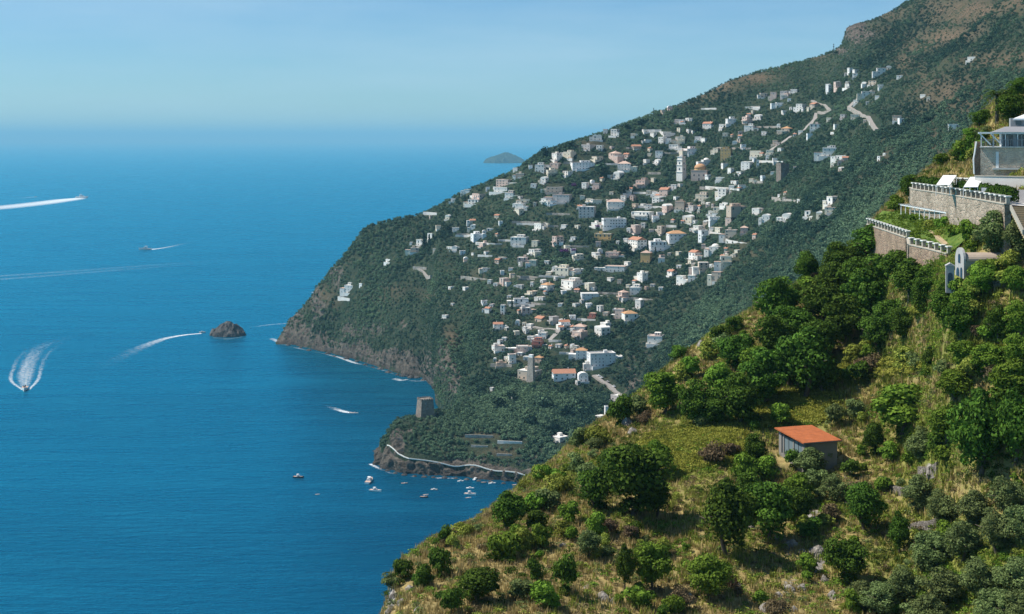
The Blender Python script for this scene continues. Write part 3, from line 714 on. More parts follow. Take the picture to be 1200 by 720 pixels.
COLW = {'W': 'white', 'B': 'shaded white', 'C': 'cream', 'P': 'pink', 'Y': 'ochre', 'G': 'grey', 'T': 'tan', 'R': 'red'}
ROOFW = {'f': 'flat roofed', 't': 'tile roofed', 'h': 'hip roofed', 'v': 'vault roofed', 'o': 'orange roofed', 'd': 'domed'}
HOUSES = []   # (x, y, radius, z, height) for keeping trees off them
def house(u, vb, w, h, col='W', roof='f', ang=None, label=None, name='house', depth=None, dense=1.0, trees=(), z=None):
    loc = cast(u, vb, *(trees or (BV1, BV2)))
    if loc is None: return None
    r = random.Random(int(u * 31 + vb * 977)); D = loc.y; W_ = max(3.2, w * D / F * 0.84); Hh = max(2.8, h * D / F * .70)
    if roof in 'thod': Hh = max(2.8, Hh * .82)
    dep = depth or min(max(5.0, W_ * r.uniform(.6, .8)), 13.0)
    if ang is None: ang = r.uniform(2, 22) if col == 'B' else r.uniform(-62, -14) if r.random() < .8 else r.uniform(-15, 20)
    rz = math.radians(ang); a = abs(rz)
    Wl = max(3.0, (W_ - dep * math.sin(a)) / math.cos(a)) if W_ > dep * 0.9 else max(3.0, W_ * .8)
    if Wl < 3.5: dep = max(3.5, W_ * .6)
    fr = Vector((math.sin(rz), -math.cos(rz), 0))
    base = loc - fr * 0.6
    gz = [drop(base.x + dx, base.y + dy, *(trees or (BV1, BV2))) for dx in (-Wl / 2, Wl / 2) for dy in (0,)]
    gz = [g for g in gz if g is not None]
    root = empty(name, (base.x, base.y, loc.z), rz, label, 'cottage' if name == 'cottage' else 'house', None if label else 'houses of the hillside village')
    wm = M['pl' + col]
    mb = MB(); mb.box(-Wl / 2, Wl / 2, 0, dep, -4.5, Hh); mb.build('wall', wm, root)
    rmat = {'f': M[r.choice(['roof_white', 'roof_white', 'roof_white', 'roof_pink', 'roof_grey'])], 'v': M['roof_white'], 'd': M['roof_white'], 't': M['tile'] if col not in 'G' else M['roof_pink'], 'h': M['roof_pink'], 'o': M['tile_ochre']}[roof]
    if roof == 'f': roof_flat(root, Wl, dep, Hh, 0, rmat, r, wm)
    elif roof == 'v': roof_vault(root, Wl, dep, Hh, 0, rmat, max(1, int(Wl / 5)))
    elif roof == 'd': roof_dome(root, Wl, dep, Hh, 0, rmat)
    else: roof_pitched(root, Wl, dep, Hh, 0, rmat, roof != 't', wm, r)
    wall_windows(root, Wl, dep, Hh, 0, 0, r, dense, arches=r.random() < .3)
    if Wl > 5.5 and r.random() < .75:
        tw = Wl * r.uniform(.6, 1.5); tx = r.uniform(-1, 1) * abs(Wl - tw) / 2; td = r.uniform(1.8, 4.2); tz = 0 if Hh < 5 or tw > Wl else (0 if r.random() < .6 else Hh / 2)
        tb = MB(); tb.box(tx - tw / 2, tx + tw / 2, -td, -.06, tz - (3.5 if tz == 0 else .25), tz); te = tb.build('terrace', M['roof_white'] if r.random() < .6 else wm, root)
        tp = MB(); tp.box(tx - tw / 2, tx + tw / 2, -td, -td + .18, tz, tz + .9); tp.box(tx - tw / 2, tx - tw / 2 + .18, -td + .18, -.06, tz, tz + .9); tp.box(tx + tw / 2 - .18, tx + tw / 2, -td + .18, -.06, tz, tz + .9); tp.build('parapet', wm, te)
    if Wl > 6.5 and r.random() < .6:                             # a lower wing beside the main block
        aw = Wl * r.uniform(.35, .7); ah = max(2.7, Hh * r.uniform(.4, .75)); sx = r.choice((-1, 1)); ax0 = sx * (Wl / 2 + .01); ay = r.uniform(-1.5, 1.5); x0, x1 = min(ax0, ax0 + sx * aw), max(ax0, ax0 + sx * aw)
        an = MB(); an.box(x0, x1, ay, ay + dep * .8, -4.5, ah); wg_ = an.build('wing', M['pl' + r.choice([col, 'W', 'W', 'C'])], root)
        rb = MB(); rb.box(x0 - .15, x1 + .15, ay - .15, ay + dep * .8 + .15, ah, ah + r.choice([.2, .5])); rb.build('wing_roof', M['roof_white'] if r.random() < .7 else M['roof_pink'], wg_)
        for k in range(max(1, int(aw / 4.5))): put(WIN, 'window', wg_, (x0 + aw * (k + .5) / max(1, int(aw / 4.5)), ay, .9), 0, (.9, 1, .8))
    if Wl > 10 and Hh > 6 and roof == 'f' and r.random() < .5:   # a set back upper room
        uw = Wl * r.uniform(.35, .6); ux = r.uniform(-1, 1) * (Wl - uw) / 2 * .8; ub = MB(); ub.box(ux - uw / 2, ux + uw / 2, dep * .4, dep * .95, Hh + .22, Hh + 3.0); ub.box(ux - uw / 2 - .2, ux + uw / 2 + .2, dep * .4 - .2, dep * .95 + .2, Hh + 3.0, Hh + 3.2)
        up = ub.build('upper_room', wm, root); put(WIN, 'window', up, (ux - uw / 5, dep * .4, Hh + 1.2)); put(WIN, 'window', up, (ux + uw / 5, dep * .4, Hh + 1.2))
    HOUSES.append((base.x - fr.x * dep / 2, base.y - fr.y * dep / 2, max(Wl, dep) * .62 + .5, loc.z, Hh))
    if not label:
        st = int(round(Hh / 3.1)); size = 'tiny ' if max(W_, Hh) < 7 else 'long ' if Wl > 2.2 * Hh and Wl > 14 else 'tall ' if Hh > 1.1 * W_ and Hh > 8 else 'large ' if W_ > 15 else ''
        queue(root, size + COLW[col] + ' ' + ROOFW[roof], 'cottage' if name == 'cottage' else 'house', u, vb - h / 2, FAR_MARKS)
    return root

HL = '''719 160 13 11 W f;709 157 7 7 W f;700 165 13 8 W v;686 176 20 8 G f;702 177 11 9 W f;664 186 18 10 C f;649 188 14 11 W f;632 202 16 12 W f;649 198 16 9 P f;648 206 17 9 C f;684 199 34 11 B f
696 188 16 6 C f;716 188 18 14 P h;733 185 10 7 P t;747 175 14 6 T t;774 169 12 11 W f;782 159 16 6 W f;798 169 12 12 C f;789 175 16 7 W f;772 185 12 11 W f;812 181 20 9 B f;805 156 8 6 W f;828 152 17 12 W t
793 145 9 6 G f;805 142 10 4 W f;829.5 193 14 9 B d;838 180 10 8 C f;906 117 10 12 P f;918 116 12 12 G f;930 109 12 5 W f;936 130 15 11 W f;951 128 14 10 T t;973 108 7 11 B f;983 104 10 11 P f;992 104 11 8 W f
1022 100 15 7 T f;1033 87 13 10 W f;1005 85 10 4 W f;991 89 7 4 G f;1003 122 10 6 W f;1016 113 16 7 W f;858 146 14 9 B f;872 146 14 12 P f;877 154 16 9 W f;887 140 14 5 W v;885 128 17 4 W f;915 124 12 4 B f
920 157 17 11 T o;938 157 9 5 W f;956 152 20 9 W f;971 143 10 6 C f;987 140 10 8 G f;981 149 7 3 W f;1002 141 14 9 C f;908 170 9 7 T f;902 182 12 8 C f;885 184 22 9 C f;865 168 8 7 T f
985 187 21 6 W f;984 194 8 7 P f;1029 190 9 9 W f;971.5 241 17 14 W f;946 255 13 10 W f;960 255 12 7 C v;973 250 20 9 C f;897 261 15 10 W v;921 259 18 8 W v;1054 92 10 4 W f;1138 72 16 6 W f;1081 115 11 5 W f;1122 150 13 5 W f;1051 142 16 8 T f
586 226 26 8 W f;596 233 16 9 W f;557 235 22 10 P f;554 240 20 8 W f;531 237 8 5 W f;609 208 14 6 T f;636 215 12 8 W v;649.5 226 25 9 T f;657 238 28 13 G f;636.5 240 13 9 W f;684 222 11 10 W f;698 222 12 9 P f
615 238 14 6 C f;608 246 15 9 W f;687 256 25 19 G f;696 266 16 6 W f;629.5 270 21 10 W f;607 288 26 13 W f;560 282 16 10 B f;574 271 12 4 W f;563 290 15 7 P f;649 290 16 17 P f;626 290 12 10 C f;622 298 18 7 W f
503 282 14 11 W f;490 288 11 9 W f;486 296 12 7 T f;534 271 10 5 W f;514 269 8 6 C f;529 293 14 3 W f;722 210 16 9 W v;750 221 20 13 P f;764 214 8 7 C f;777 230 18 13 P t;768 238 15 8 W f;845.5 232 17 15 W f;844 212 17 5 W f
821 235 22 9 C f;854 204 9 9 W f;865 205 13 4 W f;873 200 18 13 W v;888 196 4 11 W f;899 188 7 4 W f;722 246 24 16 W h;778 250 15 12 P v;796 246 16 13 T f;809 248 13 9 G f;828 242 8 5 W v;840 250 12 9 C f;849 242 14 6 W f;833 252 10 6 W f
867 250 29 11 T f;885 252 17 10 W f;750 258 32 13 W f;769 260 10 10 B f;741.5 274 14 14 P f;753 268 8 8 W f;772 275 12 13 T f;806 262 14 10 C v;838 262 15 10 B f;853 264 14 11 P f;826 265 10 7 T v;815 274 14 12 W f;826.5 282 14 16 B f;840 274 12 9 C f
856 280 20 14 T f;872 274 12 12 P h;883 281 9 10 P t;701 290 8 9 P f;741 291 25 17 W t;772 294 24 14 B f;810 304 18 14 W t;836 297 19 13 W d;851 314 16 18 C f;825 318 14 14 T f;811 322 14 11 P f;839 330 17 15 T f;810 330 13 9 W f;796 335 14 15 W f
784 324 14 10 W t;795 315 9 5 W f;749 330 15 13 W f;720 319 32 9 W f;726 353 15 18 P h;744 346 18 12 W f;747 362 13 14 W f;725 374 15 15 P f;701 365 10 8 W f;694 372 12 6 R f;764 337 8 4 W f;774 341 8 3 W f;767 404 25 13 W f;692 351 25 9 B f;687 340 15 11 C f
680 304 12 8 C f;695 302 12 7 W f;717 303 22 9 P f;612 308 16 8 P f;624 312 12 9 C f;658 324 26 13 C f;679 320 18 5 W f;664 338 29 12 W f;637 341 20 12 W o;620 348 16 8 C f;587 335 14 12 P f;580 336 9 5 W f;570 318 12 4 W f;608 338 11 4 W f
526 340 10 4 W f;543 341 9 5 W f;529 359 6 3 W f;520 374 10 5 W f;570 368 10 11 W t;611 357 21 8 B f;617 368 15 9 G f;619 385 11 6 W f;584 386 14 10 W t;630 378 18 8 T t;645 381 14 13 G f;663 385 16 13 B t;678 390 20 12 W h;675 398 22 12 P f
635 398 14 10 W f;629 408 17 11 R f;621 399 12 5 W f;612 414 17 10 P f;586 412 19 8 W f;700 393 22 12 W v;706 384 15 7 W f;653 408 10 4 W f;684 448 15 11 B v;630 424 13 8 T o;601 426 12 14 W f;593 424 9 7 C f;588 430 15 5 T f
715 492 14 20 B f;720 470 20 8 G f;700 492 14 4 W f;651 517 22 6 W f;422 338 8 7 W f;454 308 14 5 W f;481 288 4 5 W f;575 459 7 3 W f;598 467 5 4 W f;605 250 13 6 C f;662 206 14 7 W f;760 245 10 7 W f;700 240 14 7 C f;735 232 12 6 W f;789 222 10 7 W f
660 268 10 5 W f;671 282 9 5 W f;588 305 9 4 C f;598 318 8 4 W f;553 300 8 4 W f;640 310 9 5 W f;733 312 10 6 W f;775 308 10 7 W f;793 300 9 6 C f;862 298 9 6 C f;713 330 10 5 W f;735 338 8 5 C f;672 360 10 5 W f;656 360 8 4 W f;596 350 8 4 W f;602 392 9 5 C f;590 400 8 4 W f
845 150 10 5 W f;818 165 10 6 W f;850 160 9 5 C f;895 158 10 5 W f;760 168 10 5 W f;742 160 9 4 C f;742 200 10 6 C f;755 192 9 6 W f;790 235 9 6 W f;760 228 8 6 C f;870 222 10 6 W f;858 216 9 5 W f;905 205 7 4 W f;880 214 9 5 C f;912 232 6 4 W f;935 238 6 4 W f;675 268 9 5 C f'''
NH = 0
for ln in HL.replace('\n', ';').split(';'):
    q = ln.split()
    if len(q) < 6: continue
    house(*map(float, q[:4]), q[4], q[5]); NH += 1
rc = random.Random(41); NC = 0; ZON = [(790, 250, 90, 45), (720, 255, 70, 50), (820, 300, 50, 30), (660, 345, 50, 50), (650, 395, 50, 22), (610, 330, 60, 60), (720, 190, 80, 25), (880, 150, 90, 30), (560, 270, 60, 30), (870, 210, 50, 30)]
while NC < 215:
    q = rc.choice(ZON); u, v = rc.gauss(q[0], q[2] * .55), rc.gauss(q[1], q[3] * .55); near = rc.random() < .65
    if near: k_ = rc.choice([e for e in QUEUE if e[3] > 540]); u, v = k_[3] + rc.choice((-1, 1)) * rc.uniform(5, 12), k_[4] + rc.uniform(-3, 9)
    if v < 128 + (u - 640) * -.42 + 60 and u < 900 and v < 150: continue
    p = cast(u, v, BV1)
    if p is None or p.z < 45 or any(math.hypot(p.x - a, p.y - b) < (r_ * .95 if near else r_ + 2.5) for a, b, r_, *_ in HOUSES): continue
    if cast(u, v, BV3) is not None: continue
    if house(u, v, rc.uniform(5.5, 10), rc.uniform(4, 7), rc.choice('WWWWWCCPBT'), rc.choice('fffffvt'), None, None, 'cottage'): NC += 1
# the ones that stand out
house(588, 219, 24, 11, 'P', 'f', -30, 'big pink terraced house at the end of the skyline ridge', 'villa')
house(721, 267, 34, 14, 'B', 'f', 8, 'long shaded white block with rows of tall dark windows', 'apartment_house', dense=1.3)
house(706, 281, 28, 9, 'Y', 'f', -18, 'long low ochre house with a flat pale roof', 'house')
house(756, 308, 17, 20, 'Y', 'h', -20, 'tall ochre house with an ochre tiled hip roof', 'house')
house(794.5, 282, 27, 14, 'B', 'o', 10, 'pale house with an orange hip roof below the bell tower', 'house')
house(740, 377, 22, 16, 'W', 'o', 14, 'white house with an orange hip roof beside a pink block', 'house')
house(731, 200, 20, 14, 'W', 'h', -10, 'white villa with a wide round looking pink roof', 'villa', dense=1.2)
house(850, 188, 18, 18, 'Y', 'f', -20, 'tall yellow house high under the village ridge', 'house')
house(970, 107, 9, 11, 'W', 'f', -25, 'white block highest in the village below the grey cliff', 'house')
house(972, 184, 22, 14, 'W', 'f', -15, 'lone white flat roofed house among the inland woods', 'villa')
house(408, 344, 19, 13, 'W', 'f', -28, 'white terraced villa alone on the seaward cliff', 'villa')
house(588.5, 369, 8, 15, 'W', 'f', -20, 'tall narrow white house pierced by many dark windows', 'house', dense=1.5)
house(662, 446, 33, 14, 'B', 't', 6, 'long shaded white house with a tiled roof over the wood', 'villa', dense=.8)
house(616, 445, 34, 14, 'T', 'f', -32, 'broad tan convent block behind the pale slab tower', 'convent')
hotel = house(707, 430, 40, 21, 'B', 'f', 12, 'long curved pale hotel of four storeys above the road', 'hotel', dense=1.3)
house(681, 422, 17, 19, 'W', 'o', -8, 'orange hip roofed wing at the seaward end of the hotel', 'house')
house(690, 434, 15, 9, 'W', 'f', 2, 'small white restaurant with red awnings beside the hotel', 'restaurant')
# ------------------------------------------------------------------ towers, church, mast, walls of the far shore
def bell_tower():
    p = cast(798.5, 211, BV1); s = p.y / F; w = 8.5 * s; h = 27 * s
    r = empty('bell_tower', p, math.radians(-42), 'tall white square bell tower rising over the village', 'bell tower')
    mb = MB(); z = -4; zs = [0, .34, .64, .86, 1.0]
    for i in range(4):
        k = 1 - .07 * i; mb.box(-w / 2 * k, w / 2 * k, -w / 2 * k, w / 2 * k, z if i == 0 else zs[i] * h + .35, zs[i + 1] * h)
    mb.build('wall', M['plW'], r)
    for i in range(4):
        k = 1.14 - .07 * i; c = MB(); c.box(-w / 2 * k, w / 2 * k, -w / 2 * k, w / 2 * k, zs[i + 1] * h, zs[i + 1] * h + .35); c.build('cornice', M['roof_white'], r)
    for i, zz in enumerate((.42, .68)):
        k = (1 - .07 * (i + 1)) * w / 2
        for a, (x, y) in ((0, (0, -k)), (-math.pi / 2, (-k, 0)), (math.pi / 2, (k, 0))): put(ARCH, 'belfry_opening', r, (x, y, zz * h), a, (1.3, 1, 1.15))
    d = MB(); d.tube([(0, 0, h + .3), (0, 0, h + 1.2), (0, 0, h + 2.1), (0, 0, h + 2.6)], [w * .36, w * .33, w * .2, .1], 12); d.build('cupola', M['roof_grey'], r, True)
    HOUSES.append((p.x, p.y, w * .8, p.z, h))
bell_tower()
def church():
    p = cast(819, 212, BV1); s = p.y / F; w = 19 * s; h = 12 * s; rz = math.radians(-20)
    r = empty('church', p, rz, 'parish church with an orange pink tiled dome beside the bell tower', 'church')
    mb = MB(); mb.box(-w / 2, w / 2, 0, w * .8, -5, h); mb.build('wall', M['plP'], r)
    rf = MB(); rf.box(-w / 2 - .3, w / 2 + .3, -.3, w * .8 + .3, h, h + .4); rf.build('roof', M['roof_pink'], r)
    dr = MB(); dr.tube([(0, w * .4, h + .4), (0, w * .4, h + 2.4)], w * .36, 12); dr.build('drum', M['plY'], r)
    dm = MB(); n = 7; dm.tube([(0, w * .4, h + 2.4 + w * .3 * math.sin(a)) for a in np.linspace(0, math.pi / 2, n)], [max(.1, w * .38 * math.cos(a)) for a in np.linspace(0, math.pi / 2, n)], 14)
    dm.build('dome', M['tile_ochre'], r, True)
    for x in (-.3, 0, .3): put(ARCH, 'window', r, (x * w, 0, h * .45), 0, (1, 1, 1))
    put(DOOR, 'door', r, (0, 0, 0), 0, (1.8, 1, 1.5)); put(ARCH, 'window', r, (-w / 2, w * .4, h * .4), -math.pi / 2)
    HOUSES.append((p.x, p.y + w * .4, w * .6, p.z, h))
church()
def watchtower():
    p = cast(498, 489, BV2); s = p.y / F; w0, w1, h = 19 * s, 14.5 * s, 22 * s
    r = empty('watchtower', (p.x, p.y + w0 * .35, p.z - .5), math.radians(24), 'square stone watchtower with sloping walls on the low promontory', 'watchtower')
    mb = MB(); a, b = w0 / 2, w1 / 2; lo = [(-a, -a, -5), (a, -a, -5), (a, a, -5), (-a, a, -5)]; hi = [(-b, -b, h - 1.2), (b, -b, h - 1.2), (b, b, h - 1.2), (-b, b, h - 1.2)]
    for i in range(4): j = (i + 1) % 4; mb.face([lo[i], lo[j], hi[j], hi[i]])
    mb.face(hi); mb.build('wall', M['stone_far'], r)
    c = MB(); c.box(-b - .3, b + .3, -b - .3, b + .3, h - 1.2, h - .7)
    for i in range(5):
        x = -b + 2 * b * i / 5
        for y in (-b - .3, b - .25): c.box(x, x + b * .28, y, y + .55, h - .7, h + .1)
        for xx in (-b - .3, b - .25): c.box(xx, xx + .55, -b + 2 * b * i / 5 + .6, -b + 2 * b * i / 5 + .6 + b * .2, h - .7, h + .05)
    c.build('battlement', M['stone_far'], r)
    for zz, x in ((h * .45, 0), (h * .72, -1.2)): put(WIN, 'window', r, (x, -(a + (b - a) * (zz + 5) / (h + 3.8)) - .02, zz), 0, (.7, 1, .8))
    put(WIN, 'window', r, (-(a + (b - a) * (h * .6 + 5) / (h + 3.8)) - .02, 0, h * .6), -math.pi / 2, (.7, 1, .8))
    HOUSES.append((p.x, p.y + 5, w0 * .75, p.z, h))
watchtower()
def slab_tower():
    p = cast(620.5, 446, BV1, BV2); s = p.y / F; w, h = 9 * s, 29 * s; p = p - Vector((0, 6, 0))
    r = empty('stone_tower', (p.x, p.y, p.z - 1), math.radians(-34), 'pale slab like stone tower standing against the tan convent block', 'tower')
    mb = MB(); b = w * .36; a = w * .55; d = 4.5
    lo = [(-a, 0, -4), (a, 0, -4), (a, d, -4), (-a, d, -4)]; hi = [(-b, 1.2, h), (b, 1.2, h), (b, d, h), (-b, d, h)]
    for i in range(4): j = (i + 1) % 4; mb.face([lo[i], lo[j], hi[j], hi[i]])
    mb.face(hi); mb.build('wall', M['stone_pale'], r); t_ = MB(); t_.box(-b * .8, b * .8, 1.5, d - .2, h, h + 2.6); t_.build('lantern', M['plB'], r)
    HOUSES.append((p.x, p.y, 7, p.z, h))
slab_tower()
def ruin_tower():
    p = cast(920, 209, BV1); s = p.y / F; w, h = 11 * s, 18 * s
    r = empty('ruined_tower', p, math.radians(20), 'grey roofless ruined tower with one sunlit edge in the woods', 'tower')
    mb = MB(); t_ = .8
    mb.box(-w / 2, w / 2, 0, t_, -4, h * .93); mb.box(-w / 2, w / 2, w - t_, w, -4, h); mb.box(-w / 2, -w / 2 + t_, t_, w - t_, -4, h * .97); mb.box(w / 2 - t_, w / 2, t_, w - t_, -4, h * .8)
    mb.build('wall', M['stone_far'], r); put(WIN, 'window', r, (0, 0, h * .55)); put(WIN, 'window', r, (-w / 4, 0, h * .25))
    HOUSES.append((p.x, p.y + w / 2, w * .7, p.z, h))
ruin_tower()
def mast(u, v, hp, label):
    p = cast(u, v, BV1); h = hp * p.y / F
    r = empty('radio_mast', p, 0, label, 'mast')
    m = MB(); m.tube([(0, 0, -2), (0, 0, h)], [.55, .3], 8); m.build('pole', M['dark_metal'], r)
    a = MB()
    for k in range(3): a.box(-.9, .9, -.12, .12, h * (.72 + k * .12), h * (.72 + k * .12) + .9, mat=Matrix.Rotation(k * 1.05, 4, 'Z'))
    a.build('antenna', M['dark_metal'], r)
mast(766, 140, 13, 'thin dark radio mast on the village skyline'); mast(977, 64, 12, 'thin mast beside the grey cliff at the skyline')

def polyline_world(pl, trees, step=3.0, lift=0.0):
    """picture points -> points on the ground, resampled about every step metres"""
    w = [cast(u, v, *trees) for u, v in pl]; w = [p for p in w if p is not None]; out = []
    for a, b in zip(w, w[1:]):
        n = max(1, int((b - a).length / step))
        for k in range(n):
            q = a.lerp(b, k / n); z = drop(q.x, q.y, *trees); out.append(Vector((q.x, q.y, (z if z is not None and abs(z - q.z) < 12 else q.z) + lift)))
    out.append(w[-1] + Vector((0, 0, lift)))
    for it in range(3):
        zs = [p.z for p in out]
        for i in range(1, len(out) - 1): out[i].z = (zs[i - 1] + 2 * zs[i] + zs[i + 1]) / 4
    return out
def side_of(pts, i):
    d = pts[min(i + 1, len(pts) - 1)] - pts[max(i - 1, 0)]; d.z = 0; d.normalize(); return Vector((-d.y, d.x, 0))
def ribbon(mb, pts, w, z0=0.0, m=0, depth=1.5, off=0.0, ms=None):
    ms = m if ms is None else ms
    L = [p + side_of(pts, i) * (off + w / 2) + Vector((0, 0, z0)) for i, p in enumerate(pts)]; Rr = [p + side_of(pts, i) * (off - w / 2) + Vector((0, 0, z0)) for i, p in enumerate(pts)]; dn = Vector((0, 0, -depth))
    for i in range(len(pts) - 1):
        mb.face([Rr[i], Rr[i + 1], L[i + 1], L[i]], m); mb.face([L[i], L[i + 1], L[i + 1] + dn, L[i] + dn], ms); mb.face([Rr[i + 1], Rr[i], Rr[i] + dn, Rr[i + 1] + dn], ms)
    for i in (0, -1): mb.face([L[i], Rr[i], Rr[i] + dn, L[i] + dn], m)
ROADS = []
def road(pl, w=5.0):
    pts = polyline_world(pl, (BV1, BV2), 4, 0.5); mb = MB(); ribbon(mb, pts, w, 0, 0, 4.0, ms=1)
    tag(mb.build('road', [M['asphalt'], M['stone_pale']]), kind='structure'); ROADS.append(pts)
    for q in pts[::1]: HOUSES.append((q.x, q.y, w * .5 + .8, q.z, 1.0))
    return pts
r1 = road([(697, 440), (706, 446), (715, 452), (723, 459), (731, 465)], 6.5)
road([(1029, 152), (1024, 145), (1019, 137), (1008, 131), (996, 126), (1003, 118), (1012, 112), (1024, 106)], 6)
road([(952, 118), (962, 122), (974, 129), (960, 131)], 4.5); road([(936, 158), (945, 150), (955, 140), (957, 133)], 5); road([(898, 182), (906, 174), (916, 168), (927, 160)], 4.5)
road([(626, 383), (640, 385), (655, 387), (650, 393), (644, 399)], 5); road([(487, 313), (497, 318), (506, 323)], 4)
# the white edged walkway just above the water
wk = polyline_world([(455, 523), (460, 529), (468, 535), (480, 538.5), (500, 541), (520, 544), (545, 548), (570, 552), (595, 555), (616, 558)], (BV2,), 4, 0.5)
mb = MB(); ribbon(mb, wk, 2.0, 0, 0, 3.5, ms=1); wo = tag(mb.build('coastal_path', [M['concrete'], MAT_HILL]), kind='structure')
mb = MB(); ribbon(mb, wk, .5, .75, 0, .8, off=-.95)
tag(mb.build('parapet_wall', M['cap']), 'low white parapet edging the walkway round the promontory', 'parapet wall')
for q in wk: HOUSES.append((q.x, q.y, 3.2, q.z, 1.0))

def car(p, rz, mat, label):
    r = empty('parked_car', p, rz, label, 'car', 'cars parked along the coast road')
    b = MB(); b.box(-2.1, 2.1, -.85, .85, .3, .85); b.build('body', mat, r, bevel=.08)
    c = MB(); lo = [(-1.4, -.75, .85), (1.1, -.75, .85), (1.1, .75, .85), (-1.4, .75, .85)]; hi = [(-1.0, -.65, 1.42), (.6, -.65, 1.42), (.6, .65, 1.42), (-1.0, .65, 1.42)]
    for i in range(4): j = (i + 1) % 4; c.face([lo[i], lo[j], hi[j], hi[i]], 1)
    c.face(hi, 0); c.build('cabin', [mat, M['glass']], r)
    for x in (-1.3, 1.3):
        for y in (-.86, .86):
            w_ = MB(); w_.tube([(x, y - .1, .32), (x, y + .1, .32)], .32, 10); w_.build('wheel', M['dark_metal'], r)
for k, (fr_, nm) in enumerate(((.12, 'white'), (.26, 'white'), (.40, 'silver'), (.55, 'white'))):
    i = int(fr_ * (len(r1) - 1)); d = r1[min(i + 1, len(r1) - 1)] - r1[i]; q = r1[i] + side_of(r1, i) * 1.6
    car(q + Vector((0, 0, .02)), math.atan2(d.y, d.x), M['frame'] if nm == 'white' else M['roof_grey'], ['white car parked highest on the coast road', 'second white car down the coast road', 'silver grey car between two white cars on the coast road', 'white car parked lowest on the coast road'][k])

def terrace_wall(u0, u1, v, hp, mat, desc):
    w = [cast(u, v, BV1, BV2) for u in np.linspace(u0, u1, 5)]; w = [p for p in w if p is not None]
    if len(w) < 2: return
    z = max(p.z for p in w) * .6 + min(p.z for p in w) * .4; h = hp * w[0].y / F
    pts = [Vector((p.x, p.y, z + h)) for p in w]; mb = MB(); ribbon(mb, pts, .7, 0, 0, h + 4)
    o = mb.build('terrace_wall', mat); tag(o, None, 'terrace wall', 'terrace walls of the far hillside'); queue(o, desc, 'terrace wall', (u0 + u1) / 2, v, FAR_MARKS)
    for p in w: HOUSES.append((p.x, p.y, 2.5, z, h))
for q in [(496, 512, 252, 3), (560, 577, 301, 2), (760, 775, 155, 3), (583, 612, 520, 3), (676, 698, 376, 2), (396, 410, 352, 3), (584, 600, 283, 2)]: terrace_wall(*q, M['concrete'], 'long white')
for q in [(545, 578, 513, 3), (552, 572, 524, 2), (582, 600, 534, 2), (484, 500, 316, 3), (575, 600, 430, 3), (600, 640, 262, 2), (640, 668, 252, 2), (820, 850, 222, 2), (700, 725, 345, 2), (735, 765, 352, 2), (600, 640, 326, 2), (540, 575, 328, 2), (840, 880, 175, 2), (880, 915, 150, 2), (660, 690, 290, 2)]: terrace_wall(*q, M['stone_pale'], 'low tan stone')
rw = random.Random(17)
for k in range(34):
    q = rw.choice(ZON); u = rw.gauss(q[0], q[2] * .6); v = rw.gauss(q[1], q[3] * .6); p = cast(u, v)
    if p is not None and p.y > 1150: terrace_wall(u, u + rw.uniform(12, 32), v, rw.uniform(1.6, 2.6), M[rw.choice(('stone_pale', 'concrete'))], 'pale garden')

# ------------------------------------------------------------------ sea rocks and far island
def crag_mesh(name, wx, wy, h, mat, seed, n=60, flat=1.0):
    g = np.linspace(-1.15, 1.15, n); gx, gy = np.meshgrid(g, g, indexing='ij'); rr = np.sqrt(gx**2 + gy**2)
    pr = np.stack([gx * 3 + seed, gy * 3, np.zeros_like(gx)], -1).reshape(-1, 3)
    nn = fbm(pr, 1.0, 5, seed).reshape(gx.shape); rd = ridged(pr, .7, 4, seed + 3).reshape(gx.shape)
    z = h * (np.clip(1 - (rr + nn * .22), -.2, 1) ** 1) * flat
    z = np.where(z > 0, h * np.power(np.clip(z / h, 0, 1), .62) + rd * h * .13, z * 2 - .5)
    v = np.stack([gx * wx / 2, gy * wy / 2, z], -1).reshape(-1, 3)
    return mesh_np(name, v, grid_faces(n, n), [mat], smooth=False)
t = NT('dark rock'); p = t.pos(); n2 = t.noise(p, .12, 6, .75)
MAT_ROCK = t.done(t.bsdf(t.ramp(n2, [(.3, (.028, .026, .025)), (.5, (.085, .078, .072)), (.68, (.17, .155, .14))]), .95, .1, t.bump(t.noise(p, .6, 6), .8, .8)))
p = P(266, 394, SD(394)); o = bpy.data.objects.new('sea_rock', crag_mesh('sea_rock', 47, 42, 19, MAT_ROCK, 4)); o.location = (p.x, p.y + 8, 0); link(o); tag(o, 'lone dark rocky islet in open water off the headland', 'islet')
p = P(593, 191, SD(191)); o = bpy.data.objects.new('distant_island', crag_mesh('distant_island', 500, 420, 110, MAT_HILL, 12)); o.location = (p.x, p.y, -3); o.rotation_euler = (0, 0, .4); link(o); tag(o, kind='structure')
ROCKL = M['rock_l'] = None
t = NT('pale rock'); p = t.pos(); n2 = t.noise(p, 1.1, 6, .75)
M['rock_l'] = t.done(t.bsdf(t.ramp(n2, [(.3, (.07, .06, .05)), (.48, (.20, .18, .155)), (.62, (.38, .345, .30))]), .95, .1, t.bump(t.noise(p, 4, 6), .8, .1)))
